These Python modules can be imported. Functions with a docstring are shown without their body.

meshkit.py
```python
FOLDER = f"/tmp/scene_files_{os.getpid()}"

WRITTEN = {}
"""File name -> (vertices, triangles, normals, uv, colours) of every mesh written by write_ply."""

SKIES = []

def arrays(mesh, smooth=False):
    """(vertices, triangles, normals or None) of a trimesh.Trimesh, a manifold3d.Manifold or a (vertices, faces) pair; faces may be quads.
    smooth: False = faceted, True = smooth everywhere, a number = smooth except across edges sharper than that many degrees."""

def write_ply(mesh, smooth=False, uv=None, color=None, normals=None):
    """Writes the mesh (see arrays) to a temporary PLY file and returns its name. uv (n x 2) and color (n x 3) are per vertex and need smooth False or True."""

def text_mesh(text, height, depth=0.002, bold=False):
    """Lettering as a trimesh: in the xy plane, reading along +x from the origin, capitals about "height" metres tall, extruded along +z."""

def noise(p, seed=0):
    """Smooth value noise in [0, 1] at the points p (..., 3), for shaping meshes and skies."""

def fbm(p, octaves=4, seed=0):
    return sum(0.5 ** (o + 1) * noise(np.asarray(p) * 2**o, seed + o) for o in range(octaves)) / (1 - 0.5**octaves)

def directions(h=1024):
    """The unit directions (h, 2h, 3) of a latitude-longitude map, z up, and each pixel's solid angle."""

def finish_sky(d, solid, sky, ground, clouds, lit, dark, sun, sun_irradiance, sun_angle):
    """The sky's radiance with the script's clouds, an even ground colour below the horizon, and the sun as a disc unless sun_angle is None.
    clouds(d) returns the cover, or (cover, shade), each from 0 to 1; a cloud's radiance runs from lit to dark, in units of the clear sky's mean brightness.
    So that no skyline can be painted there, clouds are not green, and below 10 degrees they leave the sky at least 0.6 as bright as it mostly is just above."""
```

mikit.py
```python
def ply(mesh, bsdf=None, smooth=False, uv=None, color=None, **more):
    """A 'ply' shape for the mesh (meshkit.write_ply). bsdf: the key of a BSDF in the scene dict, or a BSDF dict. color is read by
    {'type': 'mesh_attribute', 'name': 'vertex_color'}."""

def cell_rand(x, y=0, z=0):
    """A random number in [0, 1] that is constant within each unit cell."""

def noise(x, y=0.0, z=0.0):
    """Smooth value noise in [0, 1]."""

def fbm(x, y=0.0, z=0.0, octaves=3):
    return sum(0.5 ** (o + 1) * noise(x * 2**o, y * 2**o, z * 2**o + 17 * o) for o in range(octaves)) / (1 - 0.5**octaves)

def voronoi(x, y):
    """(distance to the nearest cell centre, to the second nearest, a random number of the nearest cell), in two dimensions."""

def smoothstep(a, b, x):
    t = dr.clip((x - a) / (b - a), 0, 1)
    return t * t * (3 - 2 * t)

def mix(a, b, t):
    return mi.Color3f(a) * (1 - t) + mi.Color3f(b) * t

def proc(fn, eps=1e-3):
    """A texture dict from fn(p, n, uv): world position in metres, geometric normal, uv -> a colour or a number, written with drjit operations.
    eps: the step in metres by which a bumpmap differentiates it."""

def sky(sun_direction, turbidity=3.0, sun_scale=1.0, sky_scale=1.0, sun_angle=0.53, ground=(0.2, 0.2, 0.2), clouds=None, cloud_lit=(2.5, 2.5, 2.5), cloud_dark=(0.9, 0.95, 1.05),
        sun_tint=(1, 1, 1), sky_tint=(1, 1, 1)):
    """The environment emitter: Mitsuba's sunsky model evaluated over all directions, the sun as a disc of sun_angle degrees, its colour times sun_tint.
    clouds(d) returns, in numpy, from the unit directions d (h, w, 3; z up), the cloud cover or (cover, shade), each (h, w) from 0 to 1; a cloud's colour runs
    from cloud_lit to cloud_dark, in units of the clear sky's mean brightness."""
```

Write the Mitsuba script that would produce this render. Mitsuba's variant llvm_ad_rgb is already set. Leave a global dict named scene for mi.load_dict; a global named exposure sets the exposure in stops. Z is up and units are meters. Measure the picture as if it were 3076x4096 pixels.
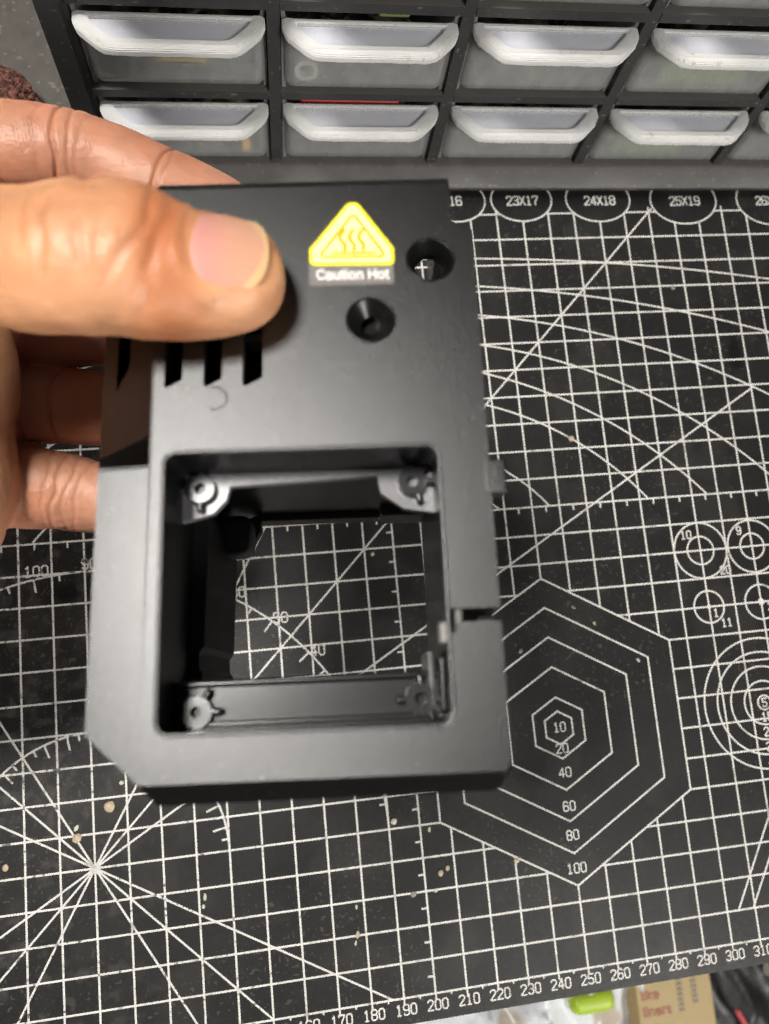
import math
import numpy as np
import trimesh
import drjit as dr
import mitsuba as mi
import mikit
import meshkit
import manifold3d as m3
from shapely.geometry import LineString, Polygon, Point, box as sbox, MultiPolygon
from shapely.ops import unary_union
from shapely import affinity

T = mi.ScalarTransform4f
MM = 0.001
rng = np.random.default_rng(7)
scene, labels = {}, {}

# ------------------------------------------------------------------ camera, lamps, exposure
CAM = np.array([162.402, 115.499, 250.387])
FWD = np.array([0.13959, 0.14325, -0.97979])
UP = np.array([0.0722, 0.9854, 0.1544])
scene['camera'] = {'type': 'thinlens', 'fov': 54.17, 'fov_axis': 'x', 'aperture_radius': 0.85 * MM, 'focus_distance': 190 * MM,
                   'near_clip': 0.01, 'far_clip': 20.0,
                   'to_world': T().look_at(origin=list(CAM * MM), target=list((CAM + FWD * 200) * MM), up=list(UP))}
exposure = 0.0
LAMP_AT, LAMP_TO, LAMP_R, LAMP_E = np.array([-75.0, 290.0, 715.0]), np.array([170.0, 130.0, 60.0]), 88.0, 86.0
CEIL_AT, CEIL_R, CEIL_E = np.array([950.0, -1180.0, 1150.0]), 250.0, 50.0
ROOM = (0.045, 0.045, 0.047)
scene['room_light'] = {'type': 'constant', 'radiance': {'type': 'rgb', 'value': list(ROOM)}}


# ------------------------------------------------------------------ helpers (all lengths in millimetres)
def tri(mesh):
    """(vertices, faces) of a manifold / trimesh / pair."""
    if hasattr(mesh, 'to_mesh'):
        m = mesh.to_mesh()
        return np.array(m.vert_properties[:, :3], float), np.array(m.tri_verts)
    if hasattr(mesh, 'vertices'):
        return np.array(mesh.vertices, float), np.array(mesh.faces)
    return np.array(mesh[0], float), np.array(mesh[1])


def numbered(key):
    if key not in scene and key not in labels and not any(k.startswith(key + '__') for k in scene):
        return key
    k = 1
    while f'{key}_{k:03d}' in scene or f'{key}_{k:03d}' in labels or any(x.startswith(f'{key}_{k:03d}__') for x in scene):
        k += 1
    return f'{key}_{k:03d}'


def obj(name, mesh, bsdf, parent=None, smooth=30, xf=None, color=None, kind=None, label=None):
    """Adds one entry; mesh in mm; xf: 4x4 local to world (mm)."""
    v, f = tri(mesh)
    if xf is not None:
        v = v @ xf[:3, :3].T + xf[:3, 3]
    key = numbered(f'{parent}__{name}' if parent else name)
    scene[key] = mikit.ply((v * MM, f), bsdf, smooth=smooth, color=color)
    if kind or label:
        labels[key] = {k: x for k, x in (('kind', kind), ('label', label)) if x}
    return key


def thing(name, label, cat, group=None):
    key = numbered(name)
    labels[key] = {'label': label, 'category': cat}
    if group:
        labels[key]['group'] = group
    return key


def one(name, mesh, bsdf, label, cat, group=None, smooth=30, xf=None, color=None):
    key = numbered(name)
    v, f = tri(mesh)
    if xf is not None:
        v = v @ xf[:3, :3].T + xf[:3, 3]
    scene[key] = mikit.ply((v * MM, f), bsdf, smooth=smooth, color=color)
    labels[key] = {'label': label, 'category': cat}
    if group:
        labels[key]['group'] = group
    return key


def bx(x0, x1, y0, y1, z0, z1):
    return m3.Manifold.cube([x1 - x0, y1 - y0, z1 - z0]).translate([x0, y0, z0])


def hull(P):
    return m3.Manifold.hull_points(np.array(P, float))


def rbox(x0, x1, y0, y1, z0, z1, r, seg=12):
    s = m3.Manifold.sphere(r, seg)
    return m3.Manifold.batch_hull([s.translate([x, y, z]) for x in (x0 + r, x1 - r) for y in (y0 + r, y1 - r) for z in (z0 + r, z1 - r)])


def cyl(x, y, z0, z1, r0, r1=None, seg=32):
    return m3.Manifold.cylinder(z1 - z0, r0, r0 if r1 is None else r1, seg).translate([x, y, z0])


def capsules(P, r, seg=10):
    """A rounded rod through the points P."""
    s = [m3.Manifold.sphere(r if np.isscalar(r) else r[i], seg).translate(list(map(float, p))) for i, p in enumerate(P)]
    return m3.Manifold.batch_boolean([m3.Manifold.batch_hull([a, b]) for a, b in zip(s, s[1:])], m3.OpType.Add)


def join(L):
    return m3.Manifold.batch_boolean(list(L), m3.OpType.Add)


def rect_poly(x0, x1, y0, y1, r, seg=6):
    return sbox(x0 + r, y0 + r, x1 - r, y1 - r).buffer(r, quad_segs=seg) if r > 0 else sbox(x0, y0, x1, y1)


def extrude(shape, z0, z1):
    """Shapely area -> one mesh from z0 to z1."""
    out = [trimesh.creation.extrude_polygon(g, z1 - z0, engine='earcut') for g in getattr(shape, 'geoms', [shape]) if g.area > 1e-9]
    m = trimesh.util.concatenate(out)
    m.apply_translation([0, 0, z0])
    return m


def sheet(shape, z):
    """Shapely area -> flat triangles facing up at z (print)."""
    vs, fs, n = [], [], 0
    for g in getattr(shape, 'geoms', [shape]):
        if g.area < 1e-9:
            continue
        v, f = trimesh.creation.triangulate_polygon(g, engine='earcut')
        a = v[f[:, 1]] - v[f[:, 0]]
        b = v[f[:, 2]] - v[f[:, 0]]
        flip = a[:, 0] * b[:, 1] - a[:, 1] * b[:, 0] < 0
        f = np.where(flip[:, None], f[:, ::-1], f)
        vs.append(np.c_[v, np.full(len(v), z)])
        fs.append(f + n)
        n += len(v)
    return np.vstack(vs), np.vstack(fs)


def prism(shape):
    """Manifold CrossSection of a shapely polygon."""
    rings = []
    for g in getattr(shape, 'geoms', [shape]):
        rings.append(np.array(g.exterior.coords)[:-1])
        rings += [np.array(h.coords)[:-1] for h in g.interiors]
    return m3.CrossSection(rings, m3.FillRule.EvenOdd)


def solid(shape, z0, z1):
    return m3.Manifold.extrude(prism(shape), z1 - z0).translate([0, 0, z0])


# ------------------------------------------------------------------ materials
def mat(key, **d):
    scene[key] = d
    return key


def rgb(*c):
    return {'type': 'rgb', 'value': list(map(float, c))}


N, FB, SS, MIX = mikit.noise, mikit.fbm, mikit.smoothstep, mikit.mix


def mat_color(p, n, uv):
    x, y = p.x * 1000, p.y * 1000
    grime = SS(0.50, 0.75, FB(x / 14, y / 14, 3.0, 4))
    fine = N(x * 2.2, y * 2.2, 1.0)
    dust = SS(0.80, 0.93, N(x * 1.3, y * 1.3, 9.0)) * SS(0.4, 0.7, FB(x / 30, y / 30, 8.0))
    c = MIX((0.0105, 0.0102, 0.0099), (0.0165, 0.0157, 0.0148), fine)
    c = MIX(c, (0.032, 0.030, 0.0275), grime * 0.45)
    left = SS(130.0, 85.0, x)
    c = MIX(c, (0.055, 0.051, 0.048), left * SS(0.50, 0.80, FB(x / 3.5, y / 3.5, 5.0, 5)) * 0.7)
    c = MIX(c, (0.10, 0.09, 0.08), dust * 0.45)
    blot = dr.maximum(SS(9.0, 3.0, dr.sqrt(dr.square((x - 336) * 1.5) + dr.square((y - 203) * 0.55)) + 4 * N(x / 3, y / 3, 2.0)),
                      SS(8.0, 2.0, dr.sqrt(dr.square((x - 94) * 0.8) + dr.square((y - 134) * 1.2)) + 4 * N(x / 3, y / 3, 4.0)))
    return MIX(c, (0.004, 0.004, 0.004), blot * 0.95)


def mat_rough(p, n, uv):
    x, y = p.x * 1000, p.y * 1000
    return 0.36 + 0.16 * FB(x / 20, y / 20, 6.0, 3)


def mat_bump(p, n, uv):
    x, y = p.x * 1000, p.y * 1000
    return 0.5 * N(x * 3.1, y * 3.1, 0.0) + 0.5 * N(x * 1.2, y * 1.2, 4.0)


def print_color(p, n, uv):
    x, y = p.x * 1000, p.y * 1000
    worn = SS(215.0, 90.0, x) * 0.75 + 0.30
    cuts = SS(0.70, 0.90, N(x * 1.15, y * 1.15, 3.0)) * SS(0.35, 0.62, FB(x / 9, y / 9, 2.0))
    rub = SS(0.66, 0.86, FB(x / 3.2, y / 3.2, 7.0, 3))
    c = MIX((0.63, 0.61, 0.58), (0.53, 0.515, 0.49), FB(x / 11, y / 11, 1.0))
    return MIX(c, (0.075, 0.07, 0.065), dr.clip(cuts * worn + rub * 0.45, 0, 0.92))


mat('mat_surface', type='bumpmap', scale=0.00002, tex={**mikit.proc(mat_bump, 8e-5)}, bsdf={
    'type': 'principled', 'base_color': mikit.proc(mat_color), 'roughness': mikit.proc(mat_rough), 'specular': 0.36})
mat('mat_print', type='principled', base_color=mikit.proc(print_color), roughness=0.5, specular=0.35)
mat('mat_side', type='principled', base_color=rgb(0.02, 0.02, 0.02), roughness=0.6)


def desk_color(p, n, uv):
    x, y = p.x * 1000, p.y * 1000
    c = MIX((0.085, 0.078, 0.070), (0.125, 0.115, 0.102), FB(x / 5, y / 5, 0.0, 4))
    return MIX(c, (0.24, 0.23, 0.21), SS(0.80, 0.92, N(x / 1.6, y / 1.6, 5.0)) * 0.5)


mat('desk_top', type='principled', base_color=mikit.proc(desk_color), roughness=0.7, specular=0.3)
mat('floor_dark', type='principled', base_color=rgb(0.05, 0.045, 0.04), roughness=0.7)


def cab_color(p, n, uv):
    x, y, z = p.x * 1000, p.y * 1000, p.z * 1000
    c = MIX((0.026, 0.026, 0.0255), (0.042, 0.041, 0.039), FB(x / 7, y / 7, z / 7, 3))
    dust = SS(0.83, 0.93, N(x * 0.9, y * 0.9, z * 0.9))
    grime = SS(0.56, 0.8, FB(x / 9, y / 9, z / 5, 4)) * SS(26.0, 8.0, z)
    c = MIX(c, (0.115, 0.10, 0.085), grime * 0.8)
    settled = SS(0.35, 0.85, n.z) * (0.75 + 0.5 * FB(x / 5, y / 5, z / 5, 3))
    c = MIX(c, (0.125, 0.118, 0.108), dr.clip(settled, 0, 1) * 0.75)
    return MIX(c, (0.22, 0.20, 0.18), dust * 0.5)


def cab_bump(p, n, uv):
    x, y, z = p.x * 1000, p.y * 1000, p.z * 1000
    return N(x * 2.5, y * 2.5, z * 2.5)


mat('cabinet_plastic', type='bumpmap', scale=0.00004, tex=mikit.proc(cab_bump, 1e-4), bsdf={
    'type': 'principled', 'base_color': mikit.proc(cab_color), 'roughness': 0.5, 'specular': 0.45})
mat('cabinet_inside', type='principled', base_color=rgb(0.03, 0.03, 0.03), roughness=0.7)


def frost_color(p, n, uv):
    x, y, z = p.x * 1000, p.y * 1000, p.z * 1000
    return MIX((0.85, 0.85, 0.82), (0.73, 0.74, 0.74), FB(x / 6, y / 6, z / 2, 3))


def frost_w(p, n, uv):
    x, y, z = p.x * 1000, p.y * 1000, p.z * 1000
    return 0.24 + 0.12 * FB(x / 3, y / 9, z / 9, 3) + 0.15 * SS(0.84, 0.93, N(x * 1.5, y * 1.5, z * 1.5))


# frosted polypropylene: part of the light scatters, part passes
mat('frosted_wall', type='blendbsdf', weight=mikit.proc(frost_w), bsdf_0={
    'type': 'thindielectric', 'int_ior': 1.25, 'specular_transmittance': rgb(0.93, 0.94, 0.94)}, bsdf_1={
    'type': 'principledthin', 'base_color': mikit.proc(frost_color), 'roughness': 0.45, 'diff_trans': 0.9, 'spec_trans': 0.0, 'eta': 1.45})


def lip_color(p, n, uv):
    x, y, z = p.x * 1000, p.y * 1000, p.z * 1000
    dirt = SS(0.60, 0.85, FB(x / 1.5, y / 1.5, z / 1.5, 3)) * SS(0.45, 0.7, FB(x / 12, y / 12, 5.0))
    return MIX((0.83, 0.83, 0.815), (0.60, 0.52, 0.40), dirt * 0.8)


mat('frosted_lip', type='principledthin', base_color=mikit.proc(lip_color), roughness=0.4, diff_trans=0.75, spec_trans=0.0, eta=1.45)


def trough_color(p, n, uv):
    x, y, z = p.x * 1000, p.y * 1000, p.z * 1000
    speck = SS(0.86, 0.93, N(x * 2.2, y * 2.2, z * 2.2))
    c = MIX((0.78, 0.79, 0.84), (0.71, 0.72, 0.77), FB(x / 8, y / 4, 0.0))
    return MIX(c, (0.6, 0.6, 0.6), speck * 0.6)


mat('frosted_floor', type='principledthin', base_color=mikit.proc(trough_color), roughness=0.45, diff_trans=0.7, spec_trans=0.0, eta=1.45)


def abs_color(p, n, uv):
    x, y, z = p.x * 1000, p.y * 1000, p.z * 1000
    c = MIX((0.011, 0.0106, 0.0102), (0.019, 0.018, 0.017), FB(x / 4, y / 4, z / 4, 4))
    return MIX(c, (0.16, 0.15, 0.14), SS(0.90, 0.96, N(x * 1.3, y * 1.3, z * 1.3)) * SS(0.4, 0.7, FB(x / 8, y / 8, z / 8)) * 0.5)


def abs_rough(p, n, uv):
    x, y, z = p.x * 1000, p.y * 1000, p.z * 1000
    return 0.375 + 0.05 * FB(x / 7, y / 7, z / 7, 3)


def abs_bump(p, n, uv):
    x, y, z = p.x * 1000, p.y * 1000, p.z * 1000
    return 0.5 * N(x * 3.6, y * 3.6, z * 3.6) + 0.5 * N(x * 6.6, y * 6.6, z * 6.6)


mat('housing_textured', type='bumpmap', scale=0.000026, tex=mikit.proc(abs_bump, 6e-5), bsdf={
    'type': 'roughplastic', 'distribution': 'beckmann', 'alpha': 0.185, 'int_ior': 1.72, 'nonlinear': True, 'diffuse_reflectance': mikit.proc(abs_color)})
mat('housing_inside', type='principled', base_color=rgb(0.005, 0.005, 0.005), roughness=0.30, specular=0.25)
mat('housing_rough_inside', type='bumpmap', scale=0.00012, tex=mikit.proc(abs_bump, 1.2e-4), bsdf={
    'type': 'principled', 'base_color': rgb(0.085, 0.08, 0.075), 'roughness': 0.42, 'specular': 0.5})
mat('duct_dark', type='bumpmap', scale=0.00012, tex=mikit.proc(abs_bump, 1.2e-4), bsdf={
    'type': 'principled', 'base_color': rgb(0.010, 0.010, 0.010), 'roughness': 0.5, 'specular': 0.3})
mat('housing_gloss', type='principled', base_color=rgb(0.016, 0.016, 0.0165), roughness=0.24, specular=0.6)
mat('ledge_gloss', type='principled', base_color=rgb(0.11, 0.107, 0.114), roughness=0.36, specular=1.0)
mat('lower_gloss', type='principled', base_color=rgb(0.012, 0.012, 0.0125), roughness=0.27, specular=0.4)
mat('worn_grey', type='principled', base_color=rgb(0.075, 0.07, 0.066), roughness=0.5)
mat('clip_pale', type='principled', base_color=rgb(0.20, 0.19, 0.175), roughness=0.35, specular=0.5)
mat('metal_pin', type='principled', base_color=rgb(0.6, 0.58, 0.53), roughness=0.35, metallic=1.0)
mat('sticker_yellow', type='principled', base_color=rgb(0.84, 0.72, 0.001), roughness=0.35)
mat('sticker_gold', type='principled', base_color=rgb(0.50, 0.37, 0.001), roughness=0.35)
mat('sticker_pale', type='principled', base_color=rgb(0.86, 0.81, 0.34), roughness=0.35)
mat('sticker_film', type='principled', base_color=rgb(0.15, 0.138, 0.128), roughness=0.42, specular=0.5)
mat('sticker_white', type='principled', base_color=rgb(0.80, 0.78, 0.76), roughness=0.4)
mat('lamp_shell', type='principled', base_color=rgb(0.7, 0.7, 0.7), roughness=0.4)

# ------------------------------------------------------------------ lamps above the desk (outside the picture)
def round_lamp(name, label, pos, to, R, E, tint):
    lamp = thing(name, label, 'lamp')
    z = (to - pos) / np.linalg.norm(to - pos)
    x = np.cross([0, 1, 0], z); x /= np.linalg.norm(x)
    X = np.eye(4); X[:3, 0], X[:3, 1], X[:3, 2], X[:3, 3] = x, np.cross(z, x), z, pos
    a = np.linspace(0, 2 * np.pi, 48, endpoint=False)
    v = np.vstack([[[0, 0, 0]], np.c_[np.cos(a), np.sin(a), 0 * a] * R])
    k = obj('diffuser', (v, np.array([[0, i + 1, (i + 1) % 48 + 1] for i in range(48)])), 'lamp_shell', lamp, False, X)
    scene[k]['emitter'] = {'type': 'area', 'radiance': rgb(*(E * np.array(tint)))}
    obj('shade', cyl(0, 0, -40, -3, R * 0.7, R + 4, 48), 'lamp_shell', lamp, 30, X)


round_lamp('desk_lamp', 'round white work lamp shining down on the desk from the upper left', LAMP_AT, LAMP_TO, LAMP_R, LAMP_E, (1.0, 0.965, 0.91))
round_lamp('room_lamp', 'round room lamp far off in front of the desk', CEIL_AT, np.array([200.0, 100, 0]), CEIL_R, CEIL_E, (1.0, 0.965, 0.915))

# ------------------------------------------------------------------ desk, floor
obj('desk', bx(-450, 900, -4, 700, -30, -3.2), 'desk_top', smooth=False)
labels['desk'] = {'kind': 'structure', 'label': 'dark grey dusty desk top under the mat and the cabinet'}
obj('floor', bx(-900, 1400, -700, 1200, -240, -200), 'floor_dark', smooth=False)
labels['floor'] = {'kind': 'structure'}

# ------------------------------------------------------------------ cutting mat and its print
cm = thing('cutting_mat', 'black cutting mat with white centimetre grid, scales, hexagons and protractor', 'cutting mat')
obj('sheet', solid(rect_poly(-22, 440, -7.6, 293, 6), -3.0, 0.0), 'mat_surface', cm, 30)

GW = 0.62
HX, HY = 250.0, 75.0


def hexagon(R):
    return Polygon([(HX + R * math.sin(math.pi / 3 * i), HY + R * math.cos(math.pi / 3 * i)) for i in range(6)])


def line(*P, w=GW):
    return LineString(P).buffer(w / 2, cap_style=2, join_style=2)


def ring(x, y, r, w=GW, q=24):
    return Point(x, y).buffer(r + w / 2, quad_segs=q).difference(Point(x, y).buffer(r - w / 2, quad_segs=q))


def oval(x, y, w, h):
    return affinity.scale(Point(x, y).buffer(1, quad_segs=32), w / 2, h / 2)


ovals = [(235.3 - 27 * 0, 265.6, 22, 16.5), (260.3, 265.6, 23.4, 17.0), (290.4, 265.4, 25.4, 18.0), (324.9, 264.6, 27.0, 19.6), (361.6, 264.2, 29.0, 21.0), (212, 265.6, 21, 15.5)]
ov_all = unary_union([oval(*o) for o in ovals])
grid = [line((x, 0), (x, 262)) for x in range(0, 431, 10)] + [line((0, y), (430, y)) for y in range(0, 261, 10)]
grid = unary_union(grid).difference(hexagon(50)).difference(ov_all)
star = []
for a in (30, 45, 60):
    c, s = math.cos(math.radians(a)), math.sin(math.radians(a))
    up_len = {30: 278.0, 45: 299.0, 60: 236.0}[a]
    star.append(line((100 - c * 50 / s, 0), (100, 50), (100 + c * up_len, 50 + s * up_len)))
    star.append(line((100 + c * 50 / s, 0), (100, 50), (100 - c * 140, 50 + s * 140)))
star.append(Point(100, 50).buffer(0.9))


def arc(cx, cy, r, a0, a1):
    return LineString([(cx + r * math.cos(math.radians(a)), cy + r * math.sin(math.radians(a))) for a in np.linspace(a0, a1, 90)]).buffer(GW / 2, cap_style=2)


ticks = []
for R, inner in ((90, 'big'), (40, 'small')):
    star.append(arc(100, 50, R, 0, 180))
    for a in range(5, 180, 5):
        L = 4.2 if a % 10 == 0 else 2.1
        c, s = math.cos(math.radians(a)), math.sin(math.radians(a))
        ticks.append(line((100 + c * R, 50 + s * R), (100 + c * (R - L), 50 + s * (R - L)), w=0.6))
# fan of flat curves mirrored about x = 200
for cx, cy, r, xe in ((216, -585.8, 829, 398), (197.7, -275.1, 509, 398), (205.2, -64.7, 287.8, 398), (203.8, 19, 194, 345.5), (192.6, 41.6, 164.2, 315.6), (205.4, 80.3, 112.1, 293)):
    xs = np.linspace(200, xe, 60)
    ys = cy + np.sqrt(np.maximum(r * r - (xs - cx) ** 2, 0))
    P = [(x, y) for x, y in zip(xs, ys) if y >= 149.5]
    star += [line(*P), line(*[(400 - x, y) for x, y in P])]
P = [(208 + 61.3 * math.cos(a), 112.4 + 61.3 * math.sin(a)) for a in np.linspace(math.radians(37.7), math.radians(100), 30)]
star += [line(*P), line(*[(400 - x, y) for x, y in P]), line((226, 158), (235.1, 152.7), (238.5, 150))]
star += [line((304, 10), (349.6, 90)), line((309.3, 10), (366, 108))]
for x in range(5, 430, 10):
    ticks += [line((x, 0), (x, -0.95), w=0.5), line((x - 5, 0), (x - 5, -1.9), w=0.55)]
    ticks.append(line((x, 150), (x, 148.0), w=0.6))
for y in range(5, 150, 10):
    ticks.append(line((200, y), (198.0, y), w=0.6))
hexes = [hexagon(R).buffer(GW / 2, join_style=2).difference(hexagon(R).buffer(-GW / 2, join_style=2)) for R in (50, 40, 30, 20, 10, 5.4)]
circles = [ring(310, 130, 9.9), ring(310, 130, 5), ring(330, 130, 9.4), ring(330, 130, 4.6), ring(350, 130, 8.5), ring(350, 130, 4.2),
           ring(310, 110, 5.6), Point(310, 110).buffer(0.8), ring(330, 110, 6.1), Point(330, 110).buffer(1.2), ring(351, 110, 6.6), ring(351, 110, 1.5)]
circles += [ring(325, 75.4, r) for r in (2.4, 7.4, 12.4, 17.4, 22.2)]
Z0 = 0.05
obj('grid', sheet(grid, Z0), 'mat_print', cm, False)
obj('radial_lines', sheet(unary_union(star).difference(hexagon(49.9)).difference(ov_all), Z0 + 0.02), 'mat_print', cm, False)
obj('scale_ticks', sheet(unary_union(ticks), Z0 + 0.04), 'mat_print', cm, False, kind='stuff')
for h_ in hexes:
    obj('hexagon_outline', sheet(h_, Z0 + 0.06), 'mat_print', cm, False)
for c_ in circles:
    obj('circle_outline', sheet(c_, Z0 + 0.08), 'mat_print', cm, False)
for o in ovals:
    obj('oval_outline', sheet(oval(*o).buffer(GW / 2).difference(oval(*o).buffer(-GW / 2)), Z0 + 0.10), 'mat_print', cm, False)

# plotter-style numerals: strokes on a 0..1 x 0..1.6 cell
c_ = 0.24
GLYPH = {
    '0': [[(c_, 0), (1 - c_, 0), (1, c_), (1, 1.6 - c_), (1 - c_, 1.6), (c_, 1.6), (0, 1.6 - c_), (0, c_), (c_, 0)]],
    '1': [[(0.2, 1.3), (0.5, 1.6), (0.5, 0)], [(0.2, 0), (0.8, 0)]],
    '2': [[(0, 1.3), (0, 1.6 - c_), (c_, 1.6), (1 - c_, 1.6), (1, 1.6 - c_), (1, 1.05), (0, 0.12), (0, 0), (1, 0)]],
    '3': [[(0, 1.6 - c_), (c_, 1.6), (1 - c_, 1.6), (1, 1.6 - c_), (1, 1.0), (0.8, 0.82), (0.4, 0.82)], [(0.8, 0.82), (1, 0.62), (1, c_), (1 - c_, 0), (c_, 0), (0, c_)]],
    '4': [[(0.75, 0), (0.75, 1.6), (0, 0.55), (0, 0.45), (1.0, 0.45)]],
    '5': [[(1, 1.6), (0.05, 1.6), (0, 0.9), (0.7, 0.95), (1, 0.7), (1, c_), (1 - c_, 0), (c_, 0), (0, c_)]],
    '6': [[(0.95, 1.4), (0.8, 1.6), (c_, 1.6), (0, 1.6 - c_), (0, c_), (c_, 0), (1 - c_, 0), (1, c_), (1, 0.65), (0.78, 0.88), (0.2, 0.88), (0, 0.7)]],
    '7': [[(0, 1.35), (0, 1.6), (1, 1.6), (1, 1.4), (0.45, 0.5), (0.45, 0)]],
    '8': [[(0.2, 0.84), (0, 1.04), (0, 1.6 - c_), (c_, 1.6), (1 - c_, 1.6), (1, 1.6 - c_), (1, 1.04), (0.8, 0.84), (0.2, 0.84), (0, 0.64), (0, c_), (c_, 0), (1 - c_, 0), (1, c_), (1, 0.64), (0.8, 0.84)]],
    '9': [[(0.05, 0.2), (0.2, 0), (1 - c_, 0), (1, c_), (1, 1.6 - c_), (1 - c_, 1.6), (c_, 1.6), (0, 1.6 - c_), (0, 0.95), (0.22, 0.72), (0.8, 0.72), (1, 0.9)]],
    'X': [[(0, 0), (1, 1.6)], [(0, 1.6), (1, 0)]]}


def text(s, x, y, h, w=0.5, pitch=0.80, wide=0.56, rot=0.0):
    """s centred at (x, y); cap height h."""
    g, sc = [], h / 1.6
    for i, ch in enumerate(s):
        for st in GLYPH[ch]:
            P = [((i - (len(s) - 1) / 2) * pitch * h + (a - 0.5) * wide * h, b * sc - h / 2) for a, b in st]
            g.append(LineString(P).buffer(w / 2, quad_segs=3))
    return affinity.translate(affinity.rotate(unary_union(g), rot, origin=(0, 0)), x, y)


nums = [text(str(v), v + 0.4, -3.25, 2.9, 0.46) for v in range(130, 340, 10)]
for g_ in nums:
    obj('numeral', sheet(g_, Z0 + 0.1), 'mat_print', cm, False)
nums = [text(s, 250.2, y, 2.9, 0.46) for s, y in (('10', 75.2), ('20', 68.3), ('40', 60.6), ('60', 49.8), ('80', 40.7), ('100', 30.4))]
for g_ in nums:
    obj('numeral', sheet(g_, Z0 + 0.1), 'mat_print', cm, False)
nums = [text(str(a), 100 + 92.6 * math.cos(math.radians(a - 0.9)), 50 + 92.4 * math.sin(math.radians(a - 0.9)), 3.2, 0.52) for a in range(20, 120, 10)]
for g_ in nums:
    obj('numeral', sheet(g_, Z0 + 0.12), 'mat_print', cm, False)
nums = [text(s, x, y, h, 0.5) for s, x, y, h in (('10', 305.3, 135.9, 2.7), ('20', 318.3, 122.4, 2.7), ('9', 325.7, 136.0, 2.7), ('18', 338, 122.4, 2.7), ('1', 312.2, 107.7, 2.7), ('11', 315.7, 104.0, 2.7),
        ('2', 333.2, 108.1, 2.7), ('12', 336.5, 104.0, 2.7), ('5', 325.0, 75.4, 2.8), ('15', 325.2, 70.6, 2.8), ('25', 325.2, 65.6, 2.8), ('35', 325.2, 60.6, 2.8), ('45', 325.2, 55.6, 2.8))]
nums += [text(s, x, y, 3.4, 0.62, 0.74) for s, x, y in (('22X16', 231.3, 265.6), ('23X17', 260.6, 265.3), ('24X18', 291.0, 264.9), ('25X19', 325.4, 264.2), ('26X20', 361.2, 263.8))]
for g_ in nums:
    obj('numeral', sheet(g_, Z0 + 0.14), 'mat_print', cm, False)

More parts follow.
